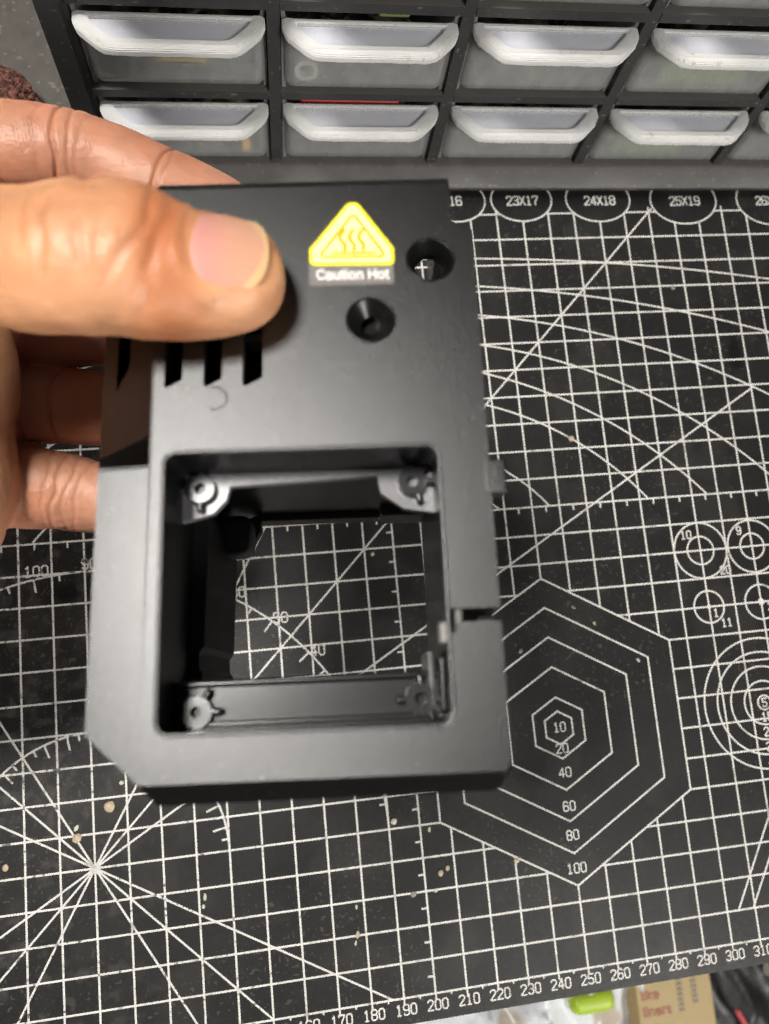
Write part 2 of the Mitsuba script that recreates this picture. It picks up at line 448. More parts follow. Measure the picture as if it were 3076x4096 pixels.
# ------------------------------------------------------------------ drawer cabinet
CX = np.eye(4)
th = -0.0131
CX[:3, 0], CX[:3, 1] = [math.cos(th), math.sin(th), 0], [-math.sin(th), math.cos(th), 0]
CX[:3, 3] = np.array([235.0, 267.0, 0.0]) - CX[:3, 0] * 235.0
cab = thing('drawer_cabinet', 'black plastic small-parts cabinet holding rows of clear drawers', 'cabinet')
KX = CX.copy()                                      # cabinet body: leans back a little; y 0 = front plane, z 0 = top of the plinth
ta = math.atan(0.1)
KX[:3, 1], KX[:3, 2] = CX[:3, 1] * math.cos(ta) - np.array([0, 0, math.sin(ta)]), CX[:3, 1] * math.sin(ta) + np.array([0, 0, math.cos(ta)])
KX[:3, 3] = CX[:3, 3] + CX[:3, 1] * 6.5 + np.array([0, 0, 10.5])
XL, PITCH = 109.4, 54.4
DIV = [170.6 + PITCH * i for i in range(5)]
EDGE = [117.0] + DIV
ROWS = [(0.2, 27.6), (30.9, 58.4), (62.0, 89.5)]
D1, TOPZ = 120.0, 94.0
XR = DIV[-1] + 3
prof = Polygon([(0.0, 4.6), (0.0, 5.9), (0.5, 6.6), (5.6, 9.6), (7.2, 10.3), (40, 10.3), (40, 4.6)])
pl = m3.Manifold.extrude(prism(prof), XR - XL).transform(np.array([[0, 0, 1, XL], [1, 0, 0, 0], [0, 1, 0, 0]], float))
obj('plinth', pl, 'cabinet_plastic', cab, 30, CX)
obj('side_panel', join([bx(XL, 115.4, -0.6, D1, -4, TOPZ), bx(115.4, 117.0, 1.6, D1, -0.4, TOPZ)]), 'cabinet_plastic', cab, 30, KX)
for i, x in enumerate(DIV):
    obj('divider', bx(x - 1.8, x + 1.8, 0.6, D1, -0.4, TOPZ), 'cabinet_plastic', cab, 30, KX)
for (a, b), (c, d) in zip(ROWS, ROWS[1:]):
    for e0, e1 in zip(EDGE, EDGE[1:]):
        obj('shelf', bx(e0 + (1.8 if e0 > 120 else 0), e1 - 1.8, 0.3, D1, b + 0.3, c - 0.3), 'cabinet_plastic', cab, 30, KX)
obj('top_panel', bx(XL, XR, -0.6, D1, TOPZ, TOPZ + 3), 'cabinet_plastic', cab, 30, KX)
obj('back_panel', bx(XL, XR, D1, D1 + 2, -4, TOPZ + 3), 'cabinet_inside', cab, 30, KX)
for i, x in enumerate((130, 300)):
    obj('foot', bx(x, x + 12, 14, 26, 0.2, 4.6), 'cabinet_inside', cab, 30, CX)


def drawer_shell(w, h, d):
    """Open-topped tray, front wall at y 0; origin at the lower left front corner."""
    out = rbox(0, w, 0, d, 0, h + 8, 3.8, 20)
    inn = rbox(1.1, w - 1.1, 1.1, d - 1.1, 1.1, h + 8, 2.8, 20)
    ears = join([bx(0, 1.1, 2.0, 4.5, 0, h + 2.6), bx(w - 1.1, w, 2.0, 4.5, 0, h + 2.6)])
    return ((out - inn) ^ bx(-1, w + 1, -1, d + 1, -1, h)) + ears


def drawer_handle(w):
    """U-shaped rounded rim and the tray floor it frames; y negative is towards the user."""
    P = [(2.2, 1.0), (2.2, -0.9), (3.0, -2.6), (7.4, -7.2), (9.0, -8.3), (11.2, -8.7)]
    P += [(w - x, y) for x, y in P[::-1]]
    pts = []
    for a, b in zip(P, P[1:]):
        a, b = np.array(a), np.array(b)
        n = max(1, int(np.linalg.norm(b - a) / 2.4))
        pts += [a + (b - a) * t / n for t in range(n)]
    pts.append(np.array(P[-1]))
    wob = [0.10 * math.sin(k * 2.1) + 0.06 * math.sin(k * 5.3 + 1) for k in range(len(pts))]
    path = LineString([(P[0][0], 1.6)] + P + [(P[-1][0], 1.6)])
    band = [solid(path.buffer(b, cap_style=2, quad_segs=6), z0, z1) for b, z0, z1 in ((2.15, -0.9, 0.25), (1.95, 0.2, 0.6), (1.55, 0.55, 0.85), (0.9, 0.8, 1.02))]
    rim_m = join(band) ^ bx(-5, w + 5, -20, 1.5, -5, 5)
    lip = capsules([(p[0] - 0.9 * np.sign(w / 2 - p[0]), p[1] - 1.0, -0.9 + q) for p, q in zip(pts, wob)], 1.0, 10)
    back = capsules([(2.3, 1.1, 0.15), (w - 2.3, 1.1, 0.15)], 0.85, 12)
    bead = capsules([(4.0, -8.9 + 0.2 * 0, 0.75), (w - 4.0, -8.9, 0.75)], 0.5, 10) ^ bx(8.5, w - 8.5, -20, 5, -5, 5)
    floor = solid(Polygon([(1, 1.4), (2.0, -0.9), (3.0, -2.6), (7.4, -7.2), (9.0, -8.3), (w - 9.0, -8.3), (w - 7.4, -7.2), (w - 3.0, -2.6), (w - 2.0, -0.9), (w - 1, 1.4)]), -1.0, -0.2)
    return rim_m + lip + bead + back, floor


ROWN = ['bottom', 'middle', 'top']
COLN = ['first', 'second', 'third', 'fourth', 'fifth']
W = PITCH - 4.4
shell_v = drawer_shell(W, 23.8, 108)
rim_m, floor_m = drawer_handle(W)
extra = {(0, 0): 'amber glints', (0, 1): 'red inside', (1, 0): 'yellow glow', (1, 1): 'ring mark', (0, 3): 'olive tint', (1, 3): 'green tint'}
dr_keys = {}
for r, (z0, z1) in enumerate(ROWS):
    for c, (e0, e1) in enumerate(zip(EDGE, EDGE[1:])):
        x0 = e0 + 2.2 if e0 > 120 else 117.5
        w = e1 - 2.2 - x0
        lab = f'{COLN[c]} clear drawer from the left in the cabinet {ROWN[r]} row'
        if (r, c) in extra:
            lab += f' with {extra[(r, c)]}'
        d = thing('drawer', lab, 'drawer', 'clear drawers in the cabinet')
        dr_keys[(r, c)] = d
        X = KX @ np.array([[w / W, 0, 0, x0], [0, 1, 0, 0.2 + 0.5 * rng.random()], [0, 0, 1, z0 + 0.1], [0, 0, 0, 1]])
        obj('tray', shell_v, 'frosted_wall', d, 40, X)
        H = X.copy(); H[:3, 3] += KX[:3, 2] * 23.3
        obj('handle_rim', rim_m, 'frosted_lip', d, 60, H)
        obj('handle_floor', floor_m, 'frosted_floor', d, 30, H)

# what lies in the drawers
mat('red_part', type='principled', base_color=rgb(0.50, 0.02, 0.02), roughness=0.4)
mat('amber_part', type='principled', base_color=rgb(0.95, 0.55, 0.01), roughness=0.25)
mat('brown_part', type='principled', base_color=rgb(0.28, 0.19, 0.10), roughness=0.5)
mat('green_part', type='principled', base_color=rgb(0.16, 0.22, 0.07), roughness=0.5)
mat('grey_part', type='principled', base_color=rgb(0.55, 0.54, 0.50), roughness=0.5)


def in_drawer(r, c, name, mesh, m, lab, cat, dx, dy, dz, smooth=30):
    X = KX @ np.array([[1, 0, 0, EDGE[c] + dx], [0, 1, 0, dy + 1.0], [0, 0, 1, ROWS[r][0] + 2.0 + dz], [0, 0, 0, 1]])
    return one(name, mesh, m, lab, cat, xf=X, smooth=smooth)


def heap(w, d, h, seed):
    r_ = np.random.default_rng(seed)
    L = []
    for _ in range(34):
        b = trimesh.creation.box(r_.uniform([2, 2, 1.2], [9, 6, 4.5]))
        b.apply_transform(trimesh.transformations.random_rotation_matrix(r_.random(3)))
        b.apply_translation([r_.uniform(4, w - 4), r_.uniform(4, d), abs(r_.normal(0, 0.5)) * h + 3.0])
        L.append(b)
    return trimesh.util.concatenate(L)


def heap_color(p, n, uv):
    x, y, z = p.x * 1000, p.y * 1000, p.z * 1000
    k_ = N(x / 5, y / 5, z / 5)
    c = MIX((0.05, 0.05, 0.05), (0.30, 0.27, 0.20), SS(0.35, 0.75, k_))
    return MIX(c, (0.16, 0.17, 0.08), SS(0.6, 0.8, N(x / 7, y / 7, 8.0)))


mat('loose_parts_mix', type='principled', base_color=mikit.proc(heap_color), roughness=0.5)
for r in (0, 1):
    for c in range(5):
        k = in_drawer(r, c, 'loose_parts', heap(PITCH - 8, 30, 5 + 4 * rng.random(), 10 * r + c), 'loose_parts_mix', f'dim heap of loose parts inside the {COLN[c]} drawer of the {ROWN[r]} row', 'loose parts', 1.5, 1.5, 0.5, False)
        labels[k]['kind'] = 'stuff'
in_drawer(0, 1, 'circuit_strip', rbox(0, 32, 0, 12, 0, 3, 0.8), 'red_part', 'dark red strip lying in the second drawer of the bottom row', 'part', 8, 3, 18.6)
in_drawer(1, 0, 'amber_lens', rbox(0, 14, 0, 3, 0, 2.2, 1.0), 'amber_part', 'amber yellow part glowing through the first middle-row drawer front', 'part', 20, 0.75, 5.6)
in_drawer(1, 1, 'washer', (cyl(0, 0, 0, 2, 3.6) - cyl(0, 0, -1, 3, 2.2)).rotate([90, 0, 0]), 'grey_part', 'pale ring standing behind the second middle-row drawer front', 'washer', 9.5, 2.8, 4.8)
in_drawer(0, 0, 'amber_part', rbox(0, 3, 0, 4, 0, 7, 1.0), 'amber_part', 'small amber part in the first drawer of the bottom row', 'part', 42, 0.9, 1.5)
in_drawer(1, 1, 'paper_slip', rbox(0, 16, 0, 9, 0, 1.0, 0.4), 'brown_part', 'tan slip of paper on the second middle-row drawer', 'paper', 9, 5, 22)
in_drawer(1, 1, 'pale_block', rbox(0, 9, 0, 9, 0, 4.0, 0.6), 'green_part', 'pale greenish block in the second middle-row drawer', 'part', 30, 5, 19.5)
in_drawer(1, 2, 'connector_block', rbox(0, 12, 0, 9, 0, 3.0, 0.6), 'brown_part', 'brown block near the top of the third middle-row drawer', 'part', 10, 6, 20)
in_drawer(1, 3, 'connector_strip', rbox(0, 18, 0, 9, 0, 3.0, 0.6), 'brown_part', 'brown strip near the top of the fourth middle-row drawer', 'part', 12, 6, 20)
in_drawer(1, 3, 'green_board', rbox(0, 30, 0, 9, 0, 7.0, 0.6), 'green_part', 'green board lying in the fourth middle-row drawer', 'circuit board', 12, 0.9, 3)
in_drawer(0, 3, 'olive_board', rbox(0, 26, 0, 9, 0, 6.0, 0.6), 'green_part', 'olive board lying in the fourth bottom-row drawer', 'circuit board', 10, 0.9, 2)

# ------------------------------------------------------------------ black fan housing held over the mat
FX = np.eye(4)
FX[:3, :3] = [[0.99221, 0.06500, -0.10625], [-0.05526, 0.99421, 0.09215], [0.11163, -0.08556, 0.99006]]
FX[:3, 3] = [165.115, 120.922, 142.360]
fh = thing('fan_housing', 'black plastic printer fan housing with square opening held by the hand', 'fan housing')
L, R_, TOPY, BOT = -22.4, 27.9, 66.0, -25.5
SPLIT = 21.5     # above this the shell is shallower
outer_low = hull([(x, y, 0) for x, y in ((L, SPLIT + 2), (L, BOT), (R_ - 1.0, BOT), (R_, BOT + 1.4), (R_, SPLIT + 2))] +
                 [(-30.2, SPLIT + 2, -0.65), (-30.1, -18.7, -0.65), (-33.5, SPLIT + 2, -11), (-32.9, -17.0, -11)] +
                 [(x, y, -3.1) for x, y in ((-20.5, -28.55), (26.3, -28.3), (R_ + 0.2, -25.6), (R_ + 0.2, SPLIT + 2))] +
                 [(x, y, -46) for x, y in ((-33.6, SPLIT + 2), (-33.0, -13.5), (-21.3, -25.6), (26.0, -25.4), (R_, -23), (R_, SPLIT + 2))])
notch_y, notch_x = 57.2, 24.6
up_poly = [(L, SPLIT), (R_, SPLIT), (R_, notch_y - 0.6), (R_ - 0.8, notch_y), (notch_x + 1.6, notch_y + 0.2), (notch_x + 0.3, notch_y + 1.2), (notch_x, TOPY), (L, TOPY)]
outer_up = hull([(L, SPLIT, 0), (R_, SPLIT, 0), (L, TOPY, 0), (R_, TOPY, 0), (-30.2, SPLIT, -0.65), (-30.2, TOPY - 8, -0.65), (-33.8, SPLIT, -11), (-33.8, TOPY - 6, -11), (R_ + 0.4, SPLIT, -4), (R_ + 0.4, TOPY + 2, -4),
                 (L - 0.3, TOPY + 1.7, -1.0), (R_, TOPY + 1.7, -1.0), (L - 0.8, TOPY + 2.6, -3.0), (R_, TOPY + 2.6, -3.0),
                 (-33.8, SPLIT, -30), (-33.8, TOPY - 4, -30), (L - 1, TOPY + 3, -30), (R_, SPLIT, -30), (R_, TOPY + 3, -30)])
outer_up = outer_up - solid(Polygon([(R_ + 5, notch_y + 0.1), (notch_x + 2.2, notch_y + 0.3), (notch_x + 0.7, notch_y + 0.9), (notch_x + 0.1, notch_y + 2.2), (notch_x, TOPY + 9), (R_ + 5, TOPY + 9)]), -60, 5)
outer_up = outer_up - bx(4, 60, SPLIT + 7, 90, -60, -19)
# the stepped-back left flank above the fan
y940, y1025 = 24.1, 19.3
cut1 = hull([(L, 90, 0), (L, y940, 0), (-36.0, 90, -8.6), (-36.0, y1025 + 2.6, -8.6), (-60, 90, 1), (-60, y940, 1), (-60, 90, -8.6), (-60, y1025 + 2.6, -8.6), (L, 90, 1), (L, y940, 1)])
cut2 = hull([(L, y940, 0), (L, y1025, 0.6), (L, y1025, -5.5), (-36.0, y1025 + 2.6, -8.6), (-36, y1025, -8.6), (-60, y1025, 1), (-60, y1025, -8.6), (-60, y940, 1), (L, y940, 0.6)])
in_low = hull([(x, y, z) for y in (-17.0, y1025 - 1.5) for x, z in ((-21.5, -2.6), (R_ - 2.2, -2.6), (-28.6, -4.5), (-28.6, -60), (R_ - 2.2, -60))] + [(x, -24.0, z) for x in (-19.5, R_ - 2.2) for z in (-3.5, -60)])
in_up = bx(L + 2.6, R_ - 2.2, y1025 - 2, TOPY + 0.4, -60, -2.4) - bx(notch_x - 2.4, 60, notch_y - 2.4, 90, -60, 0)
OPEN = rect_poly(-20.2, 20.2, -18.95, 21.0, 1.6)
shell = (outer_low + outer_up) - cut1 - cut2 - in_low - in_up
shell = shell - solid(OPEN, -60, 5) - solid(OPEN.buffer(1.4), -60, -0.9)
# vents with slanted lower ends
for x0, x1, yb0, yb1 in ((-20.7, -17.95, 31.9, 33.0), (-14.75, -11.95, 31.9, 33.0), (-8.85, -5.75, 31.8, 33.0)):
    shell = shell - solid(Polygon([(x0, yb0), (x0 + 0.5, yb0 - 0.35), (x1 - 0.2, yb1 - 0.3), (x1, yb1), (x1, 52), (x0, 52)]), -30, 5)
# slit in the left flank
shell = shell - hull([(x, y, z) for z in (2, -13) for x, y in ((-29.4, 60), (-26.9, 60), (-26.9, 36.6), (-29.4, 33.0))])
# slot through the right bar, small tab beside it
shell = shell - bx(18.0, 40, -5.3, -3.4, -8, 5) - bx(18, 21.5, -6.8, -3.3, -3, 5)
H1, H2 = (20.85, 52.1), (11.05, 41.9)
HD = 3.6
sinks = []
for hx, hy, ri in ((*H1, 2.25), (*H2, 1.5)):
    body = (cyl(hx, hy, -HD, -1.0, 4.4) + cyl(hx, hy, -2, 0.05, 3.95, seg=48)) ^ bx(-60, R_ - 0.4, -60, 90, -60, 5)
    shell = shell - cyl(hx, hy, -60, 5, 3.96, seg=48)
    dz_ = 2.3 if hx > 15 else 1.9
    rim_ = m3.Manifold.revolve(m3.CrossSection.circle(0.26, 12).translate([3.72, -0.12]), 48).translate([hx, hy, 0])
    sinks.append(body - cyl(hx, hy, -dz_, 0.06, ri, 3.62, 48) - cyl(hx, hy, -60, -dz_ + 0.02, ri, seg=48) + rim_)
obj('shell', shell, 'housing_textured', fh, 25, FX)
obj('fan_seat', solid(OPEN.buffer(1.38), -11.0, -0.92) - solid(OPEN, -60, 5), 'housing_inside', fh, 30, FX)
for b_ in sinks:
    obj('countersink', b_, 'housing_inside', fh, 35, FX)
ring_pts = np.array(OPEN.buffer(0.30).exterior.coords)
obj('opening_edge', capsules(np.c_[ring_pts, np.full(len(ring_pts), -0.30)], 0.40, 10) - solid(OPEN, -5, 5), 'housing_textured', fh, 50, FX)
obj('flank_edge', join([capsules([(L, BOT + 0.3, -0.36), (L, y1025, -0.30), (L, TOPY - 1, -0.30)], 0.36, 10), capsules([(L, y1025 - 0.28, -0.33), (-30.0, y1025 - 0.28, -0.93)], 0.36, 10)]), 'housing_textured', fh, 50, FX)
obj('vent_baffle', rbox(-21.5, -3.0, 26, 60, -16, -14, 0.4), 'housing_inside', fh, 30, FX)
obj('side_tab', rbox(R_ - 1.0, 30.25, 13.4, 18.6, -3.2, 0.02, 0.3), 'housing_textured', fh, 40, FX)
obj('vent_rib', bx(-9.2, -5.6, 41.0, 42.3, -7.5, -4.6), 'worn_grey', fh, 30, FX)
obj('boss_tube', cyl(*H2, -22, -3.7, 3.6) - cyl(*H2, -20.5, -6, 1.5, seg=48), 'housing_inside', fh, 30, FX)
# ledge with the four screw posts
LZ = -11.0
led = [Polygon([(-20.2, 21.0), (-20.2, 13.2), (-18.4, 13.6), (-15.2, 14.5), (-13.2, 16.6), (-12.6, 18.9), (11.4, 19.9), (11.4, 21.0)]),
       Polygon([(11.4, 21.0), (11.4, 18.8), (11.8, 16.9), (15.4, 14.2), (20.2, 13.4), (20.2, 21.0)]),
       sbox(-20.2, -18.95, 20.2, -12.2)]
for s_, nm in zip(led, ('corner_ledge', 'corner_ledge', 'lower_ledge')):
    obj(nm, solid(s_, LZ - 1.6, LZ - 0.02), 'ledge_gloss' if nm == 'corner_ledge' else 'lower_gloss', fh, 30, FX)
obj('ledge_lip', join([capsules([(-19.6, -12.3, LZ + 0.5), (20.0, -12.1, LZ + 0.5)], 0.55), capsules([(-19.6, -18.3, LZ + 0.2), (20.0, -18.1, LZ + 0.2)], 0.5)]), 'housing_gloss', fh, 60, FX)
for px_, py_, tabs in ((-17.1, 18.2, (90, 180, 135, 270)), (16.9, 18.3, (90, 0, 45, 290)), (16.6, -15.7, (90, 0, 180, 300)), (-17.0, -16.4, (0, 60))):
    body = cyl(px_, py_, LZ - 0.3, LZ + 1.6, 2.45, 2.3, 40)
    for a in tabs:
        ca, sa = math.cos(math.radians(a)), math.sin(math.radians(a))
        body = body + capsules([(px_ + ca * 2.0, py_ + sa * 2.0, LZ + 0.9), (px_ + ca * 3.3, py_ + sa * 3.3, LZ + 0.9)], 0.62)
        body = body + bx(-0.55, 0.55, 0, 3.4, -1, 0.9).rotate([0, 0, a - 90]).translate([px_, py_, LZ])
    body = (body - cyl(px_, py_, LZ - 0.2, LZ + 3, 0.85, 1.0, 32)) ^ bx(-20.4, 20.4, -19.1, 21.2, -30, 0)
    obj('screw_post', body, 'housing_gloss', fh, 35, FX)
# inside of the duct down to the back rim
obj('duct_wall', solid(Polygon([(-20.3, 22), (-20.3, -19.2), (-18.2, -19.2), (-18.2, -10.4), (-18.9, -9.6), (-18.9, -7.0), (-18.1, -6.0), (-17.6, 15.0), (-19.6, 22)]), -46, -19), 'duct_dark', fh, 30, FX)
obj('duct_wall', bx(-21.9, -20.25, -20.0, 22.0, -19, -11.05), 'housing_inside', fh, 30, FX)
obj('duct_wall', solid(Polygon([(-20.3, 21.4), (20.6, 21.4), (20.6, 23.2), (-20.3, 23.2)]), -46, LZ - 1.7), 'housing_inside', fh, 30, FX)
obj('duct_wall', solid(Polygon([(20.6, 23.0), (20.6, -19.2), (22.2, -19.2), (22.2, 23.0)]), -46, LZ - 0.1), 'housing_inside', fh, 30, FX)
obj('duct_wall', solid(sbox(-20.3, -19.4, 20.6, -14.0), -30, LZ - 1.7), 'housing_inside', fh, 30, FX)
obj('back_beam', rbox(-12.6, 11.8, 20.2, 23.0, -46.8, -42.0, 0.4), 'worn_grey', fh, 40, FX)
obj('rough_beam', rbox(11.9, 24.0, 19.6, 23.2, -46.5, -38.0, 0.8), 'housing_rough_inside', fh, 40, FX)
obj('inner_bracket', join([rbox(-22, -13.0, 12.2, 20.2, -43, -34.5, 2.2), hull([(-18, 19.5, -41), (-12.4, 21.2, -41), (-12.0, 18.0, -41), (-14.2, 14.4, -41), (-18, 13.6, -41), (-18, 19.5, -44), (-12.4, 21.2, -44), (-12.0, 18.0, -44), (-14.2, 14.4, -44), (-18, 13.6, -44)])]), 'housing_rough_inside', fh, 40, FX)
obj('pin', cyl(-14.6, 18.2, -41.5, -40.2, 0.75), 'metal_pin', fh, 30, FX)
obj('cable_clip', join([rbox(19.2, 21.3, -8.2, -5.0, -4.4, -1.2, 0.5), rbox(20.2, 22.6, -5.6, -3.2, -3.6, -1.0, 0.5)]), 'clip_pale', fh, 40, FX)
obj('guide_strip', rbox(17.8, 18.8, -17.0, -8.6, -24, -9.4, 0.4), 'housing_rough_inside', fh, 40, FX)
obj('inner_rib', rbox(19.3, 20.1, -17.6, -9.8, -14, -6.0, 0.35), 'clip_pale', fh, 40, FX)
scene[[k for k in scene if k.endswith('inner_rib')][0]]['bsdf'] = {'type': 'ref', 'id': 'housing_gloss'}
# moulded round mark under the vents
dm = solid(Point(-12.9, 29.6).buffer(1.9).difference(Point(-12.9, 29.6).buffer(1.65)).difference(sbox(-20, 27, -13.6, 32)), -0.1, 0.03)
obj('ejector_mark', dm, 'housing_inside', fh, 30, FX)

# warning sticker, printed flat
st = thing('warning_sticker', 'yellow triangular hot surface sticker with the words Caution Hot', 'sticker')
apex, bl, br_ = (8.85, 63.9), (-0.6, 51.55), (17.2, 51.2)
tri_out = Polygon([apex, bl, br_]).buffer(-1.5).buffer(1.5, quad_segs=8).intersection(Polygon([(1.55, 70), (1.65, 52.2), (2.3, 51.4), (14.5, 51.1), (15.15, 51.9), (15.2, 70)])).buffer(-0.4).buffer(0.4)
tri_mid = Polygon([(8.85, 61.1), (2.7, 52.75), (14.3, 52.55)]).buffer(-0.7).buffer(0.7)
tri_mid2 = tri_mid.buffer(-0.48)
film = rect_poly(1.6, 14.95, 48.0, 52.6, 0.4)
obj('label_film', solid(film, 0.03, 0.07), 'sticker_film', st, 30, FX)
obj('triangle', solid(tri_out, 0.03, 0.11), 'sticker_yellow', st, 30, FX)
field = unary_union([tri_out.buffer(-0.5).difference(tri_mid), tri_mid2])
waves = []
for x in (7.15, 8.65, 10.15):
    waves.append(LineString([(x + 0.42 * math.sin(t * 2 * math.pi * 1.0 + 0.6) - 0.15, 54.15 + 3.5 * t) for t in np.linspace(0, 1, 24)]).buffer(0.30))
symbol = unary_union(waves + [LineString([(5.3, 53.62), (12.2, 53.5)]).buffer(0.24)])
obj('inner_border', solid(tri_mid.difference(tri_mid2), 0.10, 0.145), 'sticker_gold', st, 30, FX)
obj('field', solid(field.difference(symbol), 0.10, 0.14), 'sticker_pale', st, 30, FX)
obj('heat_symbol', solid(symbol, 0.10, 0.15), 'sticker_gold', st, 30, FX)
tm = meshkit.text_mesh('Caution Hot', 1.75 , 0.03, bold=True)
tv = np.array(tm.vertices); tw = tv[:, 0].max() - tv[:, 0].min()
tv[:, 0] = (tv[:, 0] - tv[:, 0].min()) * (11.5 / tw) + 2.75
tv[:, 1] = tv[:, 1] + 49.05 - 0.014 * (tv[:, 0] - 2.75)
tv[:, 2] += 0.075
obj('lettering', (tv, np.array(tm.faces)), 'sticker_white', st, False, FX)

# ------------------------------------------------------------------ hand: one continuous surface from ellipsoid chains
TO_CAM = np.array([-0.14, -0.143, 0.98])
NAIL_N = 0.93 * TO_CAM + 0.37 * UP; NAIL_N /= np.linalg.norm(NAIL_N)
THUMB = [(58.0, 183.0, 106.0, 29.0, 26.0, 29.0), (82.0, 181.0, 121.0, 24.0, 22.0, 24.0), (103.0, 178.5, 130.5, 15.8, 14.0, 15.8), (116.3, 177.2, 135.5, 11.19, 9.51, 11.19), (124.4, 174.4, 139.8, 10.50, 8.72, 10.50),
         (131.8, 171.7, 143.0, 11.28, 9.02, 11.28), (138.1, 171.1, 144.8, 11.70, 9.36, 11.70), (142.6, 170.6, 145.0, 11.61, 9.29, 11.61), (146.9, 169.3, 144.2, 10.87, 8.69, 10.87),
         (151.4, 168.4, 143.7, 10.08, 8.06, 10.08), (155.0, 168.1, 143.5, 9.59, 7.48, 9.11), (158.1, 168.3, 143.4, 9.09, 6.91, 7.72), (159.3, 168.5, 143.4, 8.69, 6.52, 6.60)]
INDEX = [(74.5, 218.3, 99.8, 13.85, 12.47, 13.85), (89.1, 219.3, 100.0, 11.04, 9.94, 11.04), (100.3, 219.7, 99.6, 9.86, 8.88, 9.86), (110.9, 219.7, 99.1, 9.22, 8.30, 9.22),
         (117.7, 219.4, 99.0, 9.09, 8.18, 9.09), (123.1, 218.8, 98.6, 8.95, 8.06, 8.95), (131.6, 216.6, 97.5, 8.67, 7.80, 8.67), (140.9, 212.3, 97.2, 8.33, 7.49, 8.33),
         (147.5, 209.7, 96.7, 7.98, 7.18, 7.98), (153.2, 207.3, 96.6, 7.40, 6.52, 6.66), (157.1, 205.6, 96.4, 6.62, 5.63, 5.63)]
MIDDLE = [(74.7, 197.2, 96.7, 12.93, 11.64, 12.93), (85.9, 190.6, 93.3, 10.43, 9.39, 10.43), (96.6, 187.8, 91.3, 9.67, 8.70, 9.67), (106.9, 186.4, 89.5, 9.16, 8.25, 9.16),
          (117.3, 185.1, 89.8, 9.12, 8.21, 9.12), (127.8, 184.2, 90.2, 8.78, 7.90, 8.78), (135.5, 183.4, 90.1, 8.23, 7.24, 7.41)]
RING = [(73.4, 179.0, 93.9, 12.01, 10.81, 12.01), (84.6, 172.8, 90.5, 9.96, 8.96, 9.96), (94.9, 170.4, 87.5, 9.24, 8.32, 9.24), (105.6, 169.1, 86.8, 8.28, 7.45, 8.28),
        (115.7, 167.9, 86.1, 8.18, 7.36, 8.18), (126.3, 166.5, 86.3, 8.03, 7.23, 8.03), (133.1, 165.2, 87.1, 7.43, 6.54, 6.68)]
PINKY_ = [(70.1, 159.1, 90.5, 12.01, 10.81, 12.01), (82.2, 153.3, 87.3, 9.01, 8.11, 9.01), (93.9, 150.7, 85.5, 8.51, 7.66, 8.51), (104.6, 149.3, 84.8, 8.22, 7.40, 8.22),
         (111.0, 148.2, 84.5, 7.88, 7.09, 7.88), (116.5, 147.3, 84.2, 7.53, 6.78, 7.53), (123.0, 145.5, 83.8, 6.98, 6.28, 6.98), (127.8, 144.2, 84.3, 6.38, 5.62, 5.75)]
PINKY = [(x, y + 2.2, z, a * 1.12, b, c) for x, y, z, a, b, c in PINKY_]
PALM = [(92.9, 182.4, 119.6, 15.37, 13.06, 15.37), (98.6, 178.1, 109.6, 16.14, 12.92, 16.14), (97.8, 172.5, 100.5, 16.90, 12.68, 16.90), (94.1, 163.9, 95.7, 17.43, 13.07, 17.43),
        (94.3, 153.9, 94.2, 17.06, 12.80, 17.06), (84.4, 139.2, 91.7, 19.14, 15.31, 19.14), (60.1, 128.8, 86.7, 23.69, 18.96, 23.69)]
BACK = [(74.5, 218.3, 99.8, 13.85, 12.47, 13.85), (69.1, 202.1, 98.7, 18.23, 14.58, 18.23), (69.1, 183.3, 98.0, 19.78, 15.82, 19.78), (68.1, 167.6, 94.5, 18.10, 14.48, 18.10), (69.1, 157.4, 90.1, 12.93, 11.64, 12.93)]
ARM = [(69.7, 192.1, 99.4, 19.78, 15.82, 19.78), (50.7, 178.9, 96.8, 30.15, 18.09, 30.15), (23.7, 170.9, 91.7, 30.15, 18.09, 30.15), (-4.3, 166.7, 86.1, 26.79, 18.75, 26.79), (-40, 161.0, 76, 29, 22, 29)]


def chain(L, n, step=1.1):
    """Dense ellipsoid centres, frames and semi-axes along a smooth spine."""
    from scipy.interpolate import PchipInterpolator
    L = np.array(L)
    s = np.r_[0, np.cumsum(np.linalg.norm(np.diff(L[:, :3], axis=0), axis=1))]
    q = np.linspace(0, s[-1], max(4, int(s[-1] / step)))
    D = PchipInterpolator(s, L)(q)
    t = np.gradient(D[:, :3], axis=0)
    for _ in range(4):
        t = np.vstack([t[:1], (t[:-2] + 2 * t[1:-1] + t[2:]) / 4, t[-1:]])
    t /= np.linalg.norm(t, axis=1)[:, None]
    e2 = np.cross(n, t); e2 /= np.linalg.norm(e2, axis=1)[:, None]
    nn = np.cross(t, e2)
    return dict(c=D[:, :3], t=t, w=e2, n=nn, ax=D[:, [5, 3, 4]], s=q)


CH = {'thumb': chain(THUMB, NAIL_N), 'index': chain(INDEX, TO_CAM), 'middle': chain(MIDDLE, TO_CAM), 'ring': chain(RING, TO_CAM), 'pinky': chain(PINKY, TO_CAM),
      'palm': chain(PALM, TO_CAM, 2), 'back': chain(BACK, TO_CAM, 2.5), 'arm': chain(ARM, TO_CAM, 3)}


def chain_sdf(ch, P):
    d = np.full(len(P), 1e9, np.float32)
    for c, t, w, n, a in zip(ch['c'], ch['t'], ch['w'], ch['n'], ch['ax']):
        q = (P - c.astype(np.float32)) @ np.stack([t, w, n], 1).astype(np.float32)
        a = a.astype(np.float32)
        k0 = np.sqrt(((q / a) ** 2).sum(1)); k1 = np.sqrt(((q / (a * a)) ** 2).sum(1))
        np.minimum(d, k0 * (k0 - 1) / np.maximum(k1, 1e-6), out=d)
    return d


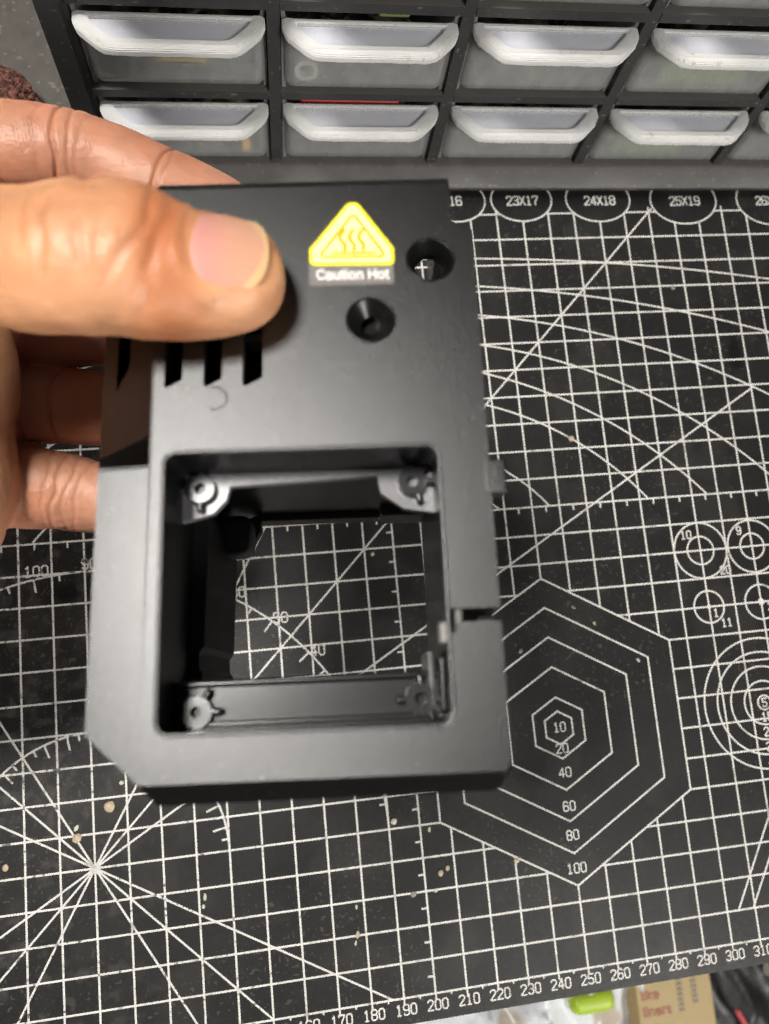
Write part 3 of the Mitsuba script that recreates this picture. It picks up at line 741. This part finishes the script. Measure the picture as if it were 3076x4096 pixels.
def smin(a, b, k):
    h = np.maximum(k - np.abs(a - b), 0) / k
    return np.minimum(a, b) - h * h * k * 0.25


HVOX = 0.85
lo = np.array([-66.0, 104.0, 46.0]); hi = np.array([172.0, 246.0, 166.0])
dims = np.ceil((hi - lo) / HVOX).astype(int)
FAR = np.float32(6.0)
field_ = np.full(dims, FAR, np.float32)
for nm, k in (('arm', 8), ('back', 8), ('palm', 6), ('index', 3.0), ('middle', 1.6), ('ring', 1.2), ('pinky', 1.2), ('thumb', 4.0)):
    ch = CH[nm]
    pad = ch['ax'].max() + 7
    i0 = np.maximum(((ch['c'].min(0) - pad - lo) / HVOX).astype(int), 0)
    i1 = np.minimum(((ch['c'].max(0) + pad - lo) / HVOX).astype(int) + 1, dims)
    sub = field_[i0[0]:i1[0], i0[1]:i1[1], i0[2]:i1[2]]
    g = np.stack(np.meshgrid(*[lo[j] + HVOX * np.arange(i0[j], i1[j]) for j in range(3)], indexing='ij'), -1).astype(np.float32).reshape(-1, 3)
    d = np.full(len(g), FAR, np.float32)
    # only near the chain: a coarse distance to the spine first
    cen = ch['c'][::3].astype(np.float32)
    near = np.zeros(len(g), bool)
    for c, a in zip(cen, ch['ax'][::3].max(1)):
        near |= ((g - c) ** 2).sum(1) < (a + 6.5) ** 2
    d[near] = np.minimum(chain_sdf(ch, g[near]), FAR)
    sub[...] = smin(sub, d.reshape(sub.shape), np.float32(k))


def surface_nets(F):
    """Quads of the zero level of F on its grid."""
    neg = F < 0
    c = sum(neg[i:F.shape[0] - 1 + i, j:F.shape[1] - 1 + j, k:F.shape[2] - 1 + k].astype(np.int8) for i in (0, 1) for j in (0, 1) for k in (0, 1))
    cells = np.argwhere((c > 0) & (c < 8))
    idx = -np.ones(np.array(F.shape) - 1, np.int64)
    idx[tuple(cells.T)] = np.arange(len(cells))
    acc, cnt = np.zeros((len(cells), 3)), np.zeros(len(cells))
    for ax in range(3):
        for o in np.ndindex(2, 2):
            a = np.insert(np.array(o), ax, 0); b = np.insert(np.array(o), ax, 1)
            fa = F[tuple((cells + a).T)]; fb = F[tuple((cells + b).T)]
            m = (fa < 0) != (fb < 0)
            tt = fa[m] / (fa[m] - fb[m])
            acc[m] += a + (b - a) * tt[:, None]
            cnt[m] += 1
    V = cells + acc / cnt[:, None]
    faces = []
    for ax in range(3):
        sl0 = [slice(1, -1)] * 3; sl1 = [slice(1, -1)] * 3
        sl0[ax] = slice(0, -1); sl1[ax] = slice(1, None)
        A, B = neg[tuple(sl0)], neg[tuple(sl1)]
        off = np.ones(3, int); off[ax] = 0
        u, v = [np.eye(3, dtype=int)[j] for j in ((ax + 1) % 3, (ax + 2) % 3)]
        for m, flip in ((A & ~B, False), (~A & B, True)):
            e = np.argwhere(m) + off
            q = np.stack([idx[tuple((e - du).T)] for du in (0 * u, u, u + v, v)], 1)
            faces.append(q[:, ::-1] if flip else q)
    q = np.vstack(faces)
    q = q[(q >= 0).all(1)]
    return V, np.vstack([q[:, [0, 1, 2]], q[:, [0, 2, 3]]])


V, Fc = surface_nets(field_)
hm = trimesh.Trimesh(lo + V * HVOX, Fc, process=True)
parts_ = hm.split(only_watertight=False)
hm = max(parts_, key=lambda m: len(m.faces))
if hm.volume < 0:
    hm.invert()
trimesh.smoothing.filter_taubin(hm, iterations=8)
vis = (hm.vertices[hm.faces].mean(1)[:, 0] > 96)
hv, hf = trimesh.remesh.subdivide(hm.vertices, hm.faces, face_index=np.nonzero(vis)[0]) if vis.any() else (hm.vertices, hm.faces)
hm = trimesh.Trimesh(hv, hf, process=True)
hv, hn = np.array(hm.vertices), np.array(hm.vertex_normals)


def at(ch, s):
    i = int(np.argmin(np.abs(ch['s'] - s)))
    return ch['c'][i], ch['t'][i], ch['w'][i], ch['n'][i], ch['ax'][i]


def s_at_x(ch, x):
    return ch['s'][int(np.argmin(np.abs(ch['c'][:, 0] - x)))]


disp = np.zeros(len(hv)); dark = np.zeros(len(hv)); pink = np.zeros(len(hv)); tan = np.zeros(len(hv))


def crease(ch, x, depth, width, bow=0.0, lean=0.0, side=1, wobble=0.25, seed=0, span=(-1.2, 1.2), shade=0.6):
    """Groove across a finger where its spine passes x; bow bends it, lean slants it."""
    c, t, w, n, a = at(CH[ch], s_at_x(CH[ch], x))
    q = hv - c
    lx_, lw, ln = q @ t, (q @ w) / a[1], (q @ n) / a[2]
    r = meshkit.noise(np.c_[lw * 2.3, ln * 0 + seed, ln * 0 + 3.3], seed) - 0.5
    e = lx_ - bow * lw * lw - lean * lw - wobble * 2 * r
    on = np.exp(-(e / width) ** 2) * (side * ln > -0.25) * (np.abs(lx_) < 9) * (np.abs(lw) < 1.35) * (np.abs(ln) < 1.35)
    on = on * np.clip((lw - span[0]) / 0.25, 0, 1) * np.clip((span[1] - lw) / 0.25, 0, 1)
    disp[:] -= depth * on
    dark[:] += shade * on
    return on


# thumb: knuckle wrinkles on the back, the fold behind it, the notch below
for x, d, w, bow, lean, sp, sd in ((148.6, 0.30, 0.9, -1.2, 0.5, (-1.1, 0.6), 1), (147.2, 0.16, 0.8, -0.9, 0.7, (-1.0, 0.2), 2),
                                   (144.6, 0.42, 0.7, -2.6, 1.6, (-0.9, 0.75), 3), (142.0, 0.22, 0.7, 1.6, 0.6, (-0.9, 0.0), 4), (139.4, 0.26, 0.6, 1.8, -1.0, (-0.8, 0.1), 5),
                                   (136.4, 0.30, 0.7, 0.7, 0.5, (-0.85, 0.35), 6), (133.6, 0.18, 0.7, -0.8, 0.3, (-0.5, 0.5), 7), (130.4, 0.22, 0.8, 0.6, -0.4, (-0.8, 0.1), 8), (126.2, 0.2, 0.9, 0.3, 0.5, (-0.4, 0.8), 10)):
    crease('thumb', x, d, w, bow, lean, 1, 0.9, sd, sp, 0.30)
crease('thumb', 138.2, 1.3, 0.8, 0, 0.6, 0, 0.2, 21, (0.55, 1.4), 0.8)
crease('thumb', 154.4, 0.5, 0.7, 0, -1.6, 0, 0.2, 22, (0.6, 1.3), 0.35)
# index (its palm side faces the camera)
for x, d, w, sd in ((122.6, 0.6, 0.38, 31), (124.6, 0.26, 0.34, 32), (126.9, 0.10, 0.5, 36), (119.6, 0.10, 0.5, 37), (142.4, 0.45, 0.36, 33), (144.0, 0.10, 0.35, 34), (110.0, 0.2, 0.5, 35)):
    crease('index', x, d, w, 0.9, -0.5, 1, 0.8, sd, shade=0.2 + 0.5 * d)
for x, d, sd in ((111.5, 0.3, 41), (118, 0.3, 42)):
    crease('ring', x, d, 0.45, 0.4, 0, 1, 0.3, sd)
for x, d, w, sd in ((117.4, 0.55, 0.4, 51), (119.6, 0.35, 0.35, 52), (115.2, 0.35, 0.4, 53), (121.0, 0.25, 0.35, 54), (108.5, 0.25, 0.4, 55)):
    crease('pinky', x, d * 0.55, w, 0.5, 0.2, 1, 0.9, sd, shade=0.25)
# lengthwise wrinkles of the little finger and fine skin relief
fine = meshkit.fbm(hv * [0.55, 1.9, 1.9], 3, 5) - 0.5
lump = meshkit.fbm(hv * 0.16, 3, 8) - 0.5
med = meshkit.fbm(hv * [0.42, 0.26, 0.26], 3, 15) - 0.5
disp += 0.13 * fine + 0.45 * lump + 0.16 * med
# nail bed
tc = CH['thumb']
S_NAIL = s_at_x(tc, 155.5)
S0, S1 = s_at_x(tc, 151.0), tc['s'][-1] + 4.6
c0, t0, w0, n0, a0 = at(tc, s_at_x(tc, 154.6))
q = hv - c0
na, nb, nd = q @ t0, q @ w0, q @ n0
A0, A1 = -3.4, 8.7
PHI0, PH = 0.09, 0.84
phi = np.arctan2(nb / a0[1], np.maximum(nd, 1e-3) / a0[2]) - PHI0
inside = np.minimum(np.minimum((na - A0) - 1.3 * (phi / PH) ** 2 * 0, A1 + 1.5 - na) / 1.0, (PH - np.abs(phi)) * a0[1] / 1.0)
base_round = np.hypot(np.maximum(A0 + 4.0 - na, 0) / 4.0, np.abs(phi) / PH)
inside = np.where(na < A0 + 4.0, (1 - base_round) * 4.0, inside)
front = (nd > 0) & (np.abs(na) < 14) & (hv[:, 0] > 145) & (hv[:, 2] > 140)
fold = np.exp(-((inside + 0.75) / 0.8) ** 2) * front * np.clip((A1 - 4.0 - na) / 3.0, 0, 1)
bedm = np.clip((inside + 0.6) / 0.8, 0, 1) * front
disp *= 1 - bedm
disp += 0.26 * fold
disp -= 0.30 * np.clip(inside / 0.8, 0, 1) * front
tan += np.exp(-((inside + 1.2) / 1.0) ** 2) * front * (na < 0) * 0.8
hv2 = hv + hn * disp[:, None]
# skin colour
def wsum(ch, r):
    d2 = np.min([((hv - c) ** 2).sum(1) for c in CH[ch]['c'][::4]], axis=0)
    return np.exp(-np.maximum(np.sqrt(d2) - r, 0) / 3.0)
w_th = wsum('thumb', 12.0); w_fi = np.maximum.reduce([wsum(n, 9.5) for n in ('index', 'middle', 'ring', 'pinky')])
palmar = np.clip(w_fi - w_th * 0.8, 0, 1)[:, None]
mott = meshkit.fbm(hv * 0.22, 4, 3)[:, None]
warm = meshkit.fbm(hv * 0.09, 3, 21)[:, None]
col = np.array([0.53, 0.248, 0.13]) * (1 - palmar) + np.array([0.51, 0.218, 0.138]) * palmar
col = col * (0.74 + 0.50 * mott)
col = col * (1 + (warm - 0.5) * np.array([0.5, 0.8, 1.0]))
yel = meshkit.fbm(hv * 0.10, 2, 11)[:, None]
col = col * (1 - 0.25 * yel) + np.array([0.62, 0.34, 0.15]) * 0.25 * yel
kn = (np.exp(-((hv[:, 0] - 149.6) / 4.2) ** 2) * (0.6 + 0.8 * meshkit.fbm(hv * 0.3, 2, 31)))[:, None] * w_th[:, None]
col = col * (1 - 0.36 * kn * np.array([0.5, 1, 1.25]))
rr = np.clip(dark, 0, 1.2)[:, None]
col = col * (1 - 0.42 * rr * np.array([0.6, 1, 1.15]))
col = col * (1 - 0.18 * tan[:, None] * np.array([0.6, 1.0, 1.3]))


def skin_bump(p, n, uv):
    x, y, z = p.x * 1000, p.y * 1000, p.z * 1000
    ridge = 0.5 + 0.5 * dr.sin(x * 9.0 + 5.0 * FB(x / 5, y / 5, z / 5, 2) + 0.8 * y)
    pad = SS(118.0, 108.0, z)
    return 0.5 * N(x * 2.0 + 0.4 * N(y, z, 3.0), y * 0.7, z * 0.7) + 0.4 * N(x * 3.2, y * 3.2, z * 3.2) + 0.30 * pad * ridge


mat('skin', type='bumpmap', scale=0.00009, tex=mikit.proc(skin_bump, 1e-4), bsdf={
    'type': 'principled', 'base_color': {'type': 'mesh_attribute', 'name': 'vertex_color'}, 'roughness': 0.45, 'specular': 0.42, 'sheen': 0.2, 'sheen_tint': 0.6})
hand = thing('person', "left hand of a person pinching the black fan housing, thumb in front and fingers behind", 'person')
obj('hand', (hv2, np.array(hm.faces)), 'skin', hand, True, color=np.clip(col, 0, 1))

# thumbnail: a curved plate on the nail bed
def nail_color(p, n, uv):
    x, y, z = p.x * 1000, p.y * 1000, p.z * 1000
    dx, dy, dz = x - float(c0[0]), y - float(c0[1]), z - float(c0[2])
    a = dx * float(t0[0]) + dy * float(t0[1]) + dz * float(t0[2])
    b = dx * float(w0[0]) + dy * float(w0[1]) + dz * float(w0[2])
    streak = FB(b * 1.6, a * 0.12, 2.0, 3)
    c = MIX((0.54, 0.24, 0.205), (0.55, 0.29, 0.185), SS(-1.0, 5.0, a) * 0.8 + 0.2 * streak)
    lun = SS(1.6, 0.3, a - float(A0) - 0.6 + 0.05 * b * b)
    c = MIX(c, (0.58, 0.36, 0.30), lun * 0.6)
    tip = SS(0.0, 0.5, a - (7.8 - 0.075 * (b - 0.7) * (b - 0.7)))
    return MIX(c, (0.60, 0.40, 0.20), tip * 0.85)


mat('nail', type='twosided', bsdf={'type': 'principled', 'base_color': mikit.proc(nail_color), 'roughness': 0.33, 'specular': 0.45})
na_, nb_ = 44, 40
GA, GB = np.meshgrid(np.linspace(0, 1, na_), np.linspace(-1, 1, nb_), indexing='ij')
top = np.zeros((na_, nb_, 3))
for i in range(na_):
    for j in range(nb_):
        b = GB[i, j]
        # rounded base, rounded free edge
        s0 = A0 + 3.6 * (1 - math.sqrt(max(1 - (b * 0.97) ** 2, 0.0)))
        s1 = A1 - 4.2 * (1 - math.sqrt(max(1 - (b * 0.97) ** 2, 0.0)))
        s = s0 + (s1 - s0) * GA[i, j]
        ph = b * PH + PHI0
        g = np.clip((s - A0) / (A1 - A0), 0, 1)
        rw = a0[1] * (1.0 - 0.06 * g) - 0.15
        rt_ = a0[2] * (1.015 - 0.05 * g - 0.24 * g * g) + 0.16
        top[i, j] = c0 + t0 * s + w0 * rw * math.sin(ph) + n0 * rt_ * math.cos(ph)
nrm = np.cross(np.gradient(top, axis=1), np.gradient(top, axis=0)); nrm /= np.linalg.norm(nrm, axis=2)[..., None]
if (nrm.reshape(-1, 3) @ n0).mean() < 0:
    nrm = -nrm
edge_in = np.minimum(np.minimum(GA * 6, 1), np.minimum((1 - np.abs(GB)) * 6, 1))
top = top + nrm * (0.16 * edge_in[..., None] - 0.08)
bot = top - nrm * 0.45
nv = np.vstack([top.reshape(-1, 3), bot.reshape(-1, 3)])
ii = np.arange(na_ * nb_).reshape(na_, nb_)
qd = np.stack([ii[:-1, :-1], ii[1:, :-1], ii[1:, 1:], ii[:-1, 1:]], -1).reshape(-1, 4)
M_ = na_ * nb_
rim_ = np.r_[ii[0, :], ii[1:, -1], ii[-1, -2::-1], ii[-2:0:-1, 0]]
sd = np.stack([rim_, np.roll(rim_, -1), np.roll(rim_, -1) + M_, rim_ + M_], 1)
nf = np.vstack([qd, qd[:, ::-1] + M_, sd[:, ::-1]])
nm_ = trimesh.Trimesh(nv, np.vstack([nf[:, [0, 1, 2]], nf[:, [0, 2, 3]]]), process=False)
trimesh.repair.fix_normals(nm_)
obj('thumbnail', nm_, 'nail', hand, 50)

# ------------------------------------------------------------------ crumbs on the mat
def crumb(x, y, r, h, m, lab, stretch=1.0, rot=0.0, seed=0):
    s = trimesh.creation.icosphere(3, 1.0)
    v = np.array(s.vertices)
    v = v * (0.85 + 0.4 * meshkit.fbm(v * 1.6 + seed, 3, seed))[:, None]
    v = v * [r * stretch, r, h]
    c, sn = math.cos(rot), math.sin(rot)
    v = np.c_[v[:, 0] * c - v[:, 1] * sn, v[:, 0] * sn + v[:, 1] * c, v[:, 2]] + [x, y, h * 0.55 + 0.1]
    return one('crumb', (v, np.array(s.faces)), m, lab, 'crumb', 'crumbs of dried glue on the mat', smooth=True)


mat('crumb_tan', type='principled', base_color=rgb(0.42, 0.34, 0.24), roughness=0.35, specular=0.5)
mat('crumb_pale', type='principled', base_color=rgb(0.46, 0.47, 0.38), roughness=0.4)
mat('crumb_dim', type='principled', base_color=rgb(0.20, 0.19, 0.17), roughness=0.4)
for i, (x, y, r, h, m, lab, s_, ro) in enumerate((
        (105.0, 67.4, 1.75, 0.7, 'crumb_tan', 'largest round tan crumb, below the lower left corner of the housing', 1.05, 0.3),
        (95.1, 59.4, 1.4, 0.6, 'crumb_tan', 'tan crumb sitting on a radial line near the star centre', 1.1, 0.9),
        (95.0, 62.3, 0.7, 0.3, 'crumb_pale', 'small pale sliver just above the tan crumb on the radial line', 1.5, 1.0),
        (74.6, 53.6, 1.0, 0.5, 'crumb_tan', 'tan crumb close to the left border of the picture', 1.2, 1.4),
        (108.7, 74.0, 0.75, 0.4, 'crumb_pale', 'small pale crumb by the cut corner of the housing', 1.0, 0.0),
        (131.8, 37.6, 0.55, 0.3, 'crumb_pale', 'thin pale chip left of the 140 line', 2.2, 1.45),
        (131.2, 34.9, 0.55, 0.3, 'crumb_pale', 'pale chip under the thin chip left of the 140 line', 1.3, 1.4),
        (177.3, 20.4, 0.7, 0.4, 'crumb_tan', 'tan teardrop crumb with a pale tail near the 180 line', 1.9, 1.4),
        (176.5, 18.0, 0.35, 0.2, 'crumb_pale', 'pale tail under the tan teardrop crumb', 2.6, 1.3),
        (177.6, 28.4, 0.4, 0.25, 'crumb_pale', 'tiny pale chip above the tan teardrop crumb', 2.0, 1.5),
        (191.7, 52.2, 1.0, 0.4, 'crumb_pale', 'pale curl left of the hexagon corner', 1.2, 0.4),
        (205.2, 34.8, 0.95, 0.5, 'crumb_tan', 'tan crumb right of the 200 line, left one of a pair', 1.2, 1.2),
        (207.6, 36.0, 0.7, 0.4, 'crumb_tan', 'tan crumb right of the 200 line, right one of a pair', 1.3, 1.2),
        (195.9, 29.7, 0.9, 0.3, 'crumb_dim', 'dim grey flake left of the 200 line', 1.3, 0.5),
        (203.2, 29.9, 0.6, 0.3, 'crumb_pale', 'small pale chip just right of the 200 line', 1.3, 0.9),
        (230.4, 35.3, 0.8, 0.35, 'crumb_tan', 'brownish crumb on the lower left edge of the outer hexagon', 1.3, 0.2),
        (202.9, 48.4, 0.5, 0.3, 'crumb_pale', 'pale greenish chip beside the hexagon lower left corner', 1.8, 1.4),
        (267.4, 173.5, 1.1, 0.6, 'crumb_tan', 'tan crumb lying on a curve right of the housing', 1.05, 0.8),
        (315.0, 229.0, 0.9, 0.4, 'crumb_dim', 'dull crumb in the upper right grid', 1.1, 0.3),
        (239.7, 101.4, 0.8, 0.4, 'crumb_dim', 'grey chip inside the hexagons right of the housing', 1.3, 1.1),
        (267.0, 108.2, 0.55, 0.3, 'crumb_tan', 'small brown crumb between the two outer hexagons', 1.3, 2.2),
        (260.3, 114.2, 0.55, 0.25, 'crumb_dim', 'grey fleck near the top of the outer hexagon', 1.8, 2.6),
        (281.0, 94.3, 0.55, 0.25, 'crumb_pale', 'pale fleck near the right corner of the second hexagon', 1.5, 2.2),
        (192.6, 138.2, 0.7, 0.3, 'crumb_tan', 'yellowish fleck seen through the housing opening', 1.3, 0.9))):
    crumb(x, y, r * 0.86, h, m, lab, s_, ro, i)

# ------------------------------------------------------------------ fuzzy brown cloth behind the hand
def fuzz_color(p, n, uv):
    x, y, z = p.x * 1000, p.y * 1000, p.z * 1000
    return MIX((0.055, 0.020, 0.014), (0.24, 0.10, 0.075), SS(0.3, 0.75, FB(x * 0.9, y * 0.9, z * 0.9, 3)))


mat('fuzzy_cloth', type='principled', base_color=mikit.proc(fuzz_color), roughness=0.9, sheen=1.0)
s = trimesh.creation.icosphere(6, 1.0)
v = np.array(s.vertices)
v = v * (0.92 + 0.2 * meshkit.fbm(v * 3, 3, 4) + 0.10 * (meshkit.noise(v * 26, 9) - 0.5))[:, None] * [17, 13, 9]
one('woolly_cloth', (v + [73.5, 301.0, 5.0], np.array(s.faces)), 'fuzzy_cloth', 'reddish brown woolly cloth lump on the desk above the index finger', 'cloth', smooth=True)

# ------------------------------------------------------------------ clutter below the desk edge
def bag_color(p, n, uv):
    x, y, z = p.x * 1000, p.y * 1000, p.z * 1000
    blot = SS(0.60, 0.74, FB(x / 26, y / 26, 3.0, 2))
    return MIX((0.62, 0.64, 0.66), (0.34, 0.26, 0.16), blot * 0.7)


mat('bag_plastic', type='twosided', bsdf={'type': 'principled', 'base_color': mikit.proc(bag_color), 'roughness': 0.3})
mat('lime_plastic', type='principled', base_color=rgb(0.34, 0.48, 0.03), roughness=0.5)
mat('packet_tan', type='principled', base_color=rgb(0.36, 0.265, 0.12), roughness=0.6)
mat('packet_red', type='principled', base_color=rgb(0.27, 0.07, 0.05), roughness=0.6)
mat('packet_ink', type='principled', base_color=rgb(0.15, 0.125, 0.10), roughness=0.6)
mat('bag_black', type='principled', base_color=rgb(0.006, 0.006, 0.006), roughness=0.5)
mat('cord_red', type='principled', base_color=rgb(0.42, 0.07, 0.08), roughness=0.5)
mat('cream', type='principled', base_color=rgb(0.62, 0.56, 0.46), roughness=0.6)
CZ = -160.0


def crumple(x0, x1, y0, y1, z, amp, seed, nx=110, ny=70):
    gx, gy = np.meshgrid(np.linspace(x0, x1, nx), np.linspace(y0, y1, ny), indexing='ij')
    f = meshkit.fbm(np.stack([gx / 28, gy / 28, gx * 0 + seed], -1), 4, seed)
    r = 1 - np.abs(2 * meshkit.fbm(np.stack([gx / 22 + gy / 40, gy / 60, gx * 0], -1), 3, seed + 3) - 1)
    gz = z + amp * f + amp * 0.6 * r ** 3
    v = np.stack([gx, gy, gz], -1).reshape(-1, 3)
    low = v - [0, 0, amp * 0 + 3.0]
    ii = np.arange(nx * ny).reshape(nx, ny); M = nx * ny
    q = np.stack([ii[:-1, :-1], ii[1:, :-1], ii[1:, 1:], ii[:-1, 1:]], -1).reshape(-1, 4)
    rim = np.r_[ii[:, 0], ii[-1, 1:], ii[-2::-1, -1], ii[0, -2:0:-1]]
    sd = np.stack([rim, np.roll(rim, -1), np.roll(rim, -1) + M, rim + M], 1)
    q = np.vstack([q, q[:, ::-1] + M, sd[:, ::-1]])
    return np.vstack([v, low]), q


v, q = crumple(40, 333, -190, 0, CZ - 22, 22, 3)
one('plastic_bag', (v, q), 'bag_plastic', 'crumpled white plastic bag lying below the front edge of the mat', 'plastic bag', smooth=True)
one('lime_cap', rbox(292, 316, -93, -82, CZ - 2, CZ + 9, 4.5), 'lime_plastic', 'bright yellow-green piece on the white bag below the mat', 'part', smooth=50)
pk = thing('paper_packet', 'tan paper packet with dark red printing beside the white bag', 'packet')
obj('wrapper', rbox(329, 372, -160, 0, CZ - 12, CZ + 2, 1.5), 'packet_tan', pk, 40)
for i, (s_, yy) in enumerate((('like', -93.0), ('liners', -101.0))):
    tmesh = meshkit.text_mesh(s_, 4.6, 0.25, bold=True)
    tv = np.array(tmesh.vertices) + [331.5, yy, CZ + 2.05]
    obj('red_lettering', (tv, np.array(tmesh.faces)), 'packet_red', pk, False)
for i, (x, y0, y1) in enumerate(((352.0, -101, -80), (360.0, -98, -80))):
    obj('ink_column', join([bx(x, x + 3.0, y, y + 1.6, CZ + 2.02, CZ + 2.2) for y in np.arange(y0, y1, 2.5)]), 'packet_ink', pk, False)
v, q = crumple(371, 480, -190, 0, CZ - 10, 10, 9, 60, 60)
one('black_pouch', (v, q), 'bag_black', 'black pouch in the lower right corner beside the tan packet', 'pouch', smooth=True)
one('red_cord', capsules([(381, -103, CZ + 8), (384, -110, CZ + 9), (388, -118, CZ + 9), (394, -130, CZ + 8)], 1.6, 14), 'cord_red', 'short red cord lying on the black pouch', 'cord', smooth=50)
one('cream_card', rbox(404, 440, -92, -30, CZ - 2, CZ + 9, 1.2), 'cream', 'cream card behind the black pouch in the lower right corner', 'card', smooth=40)
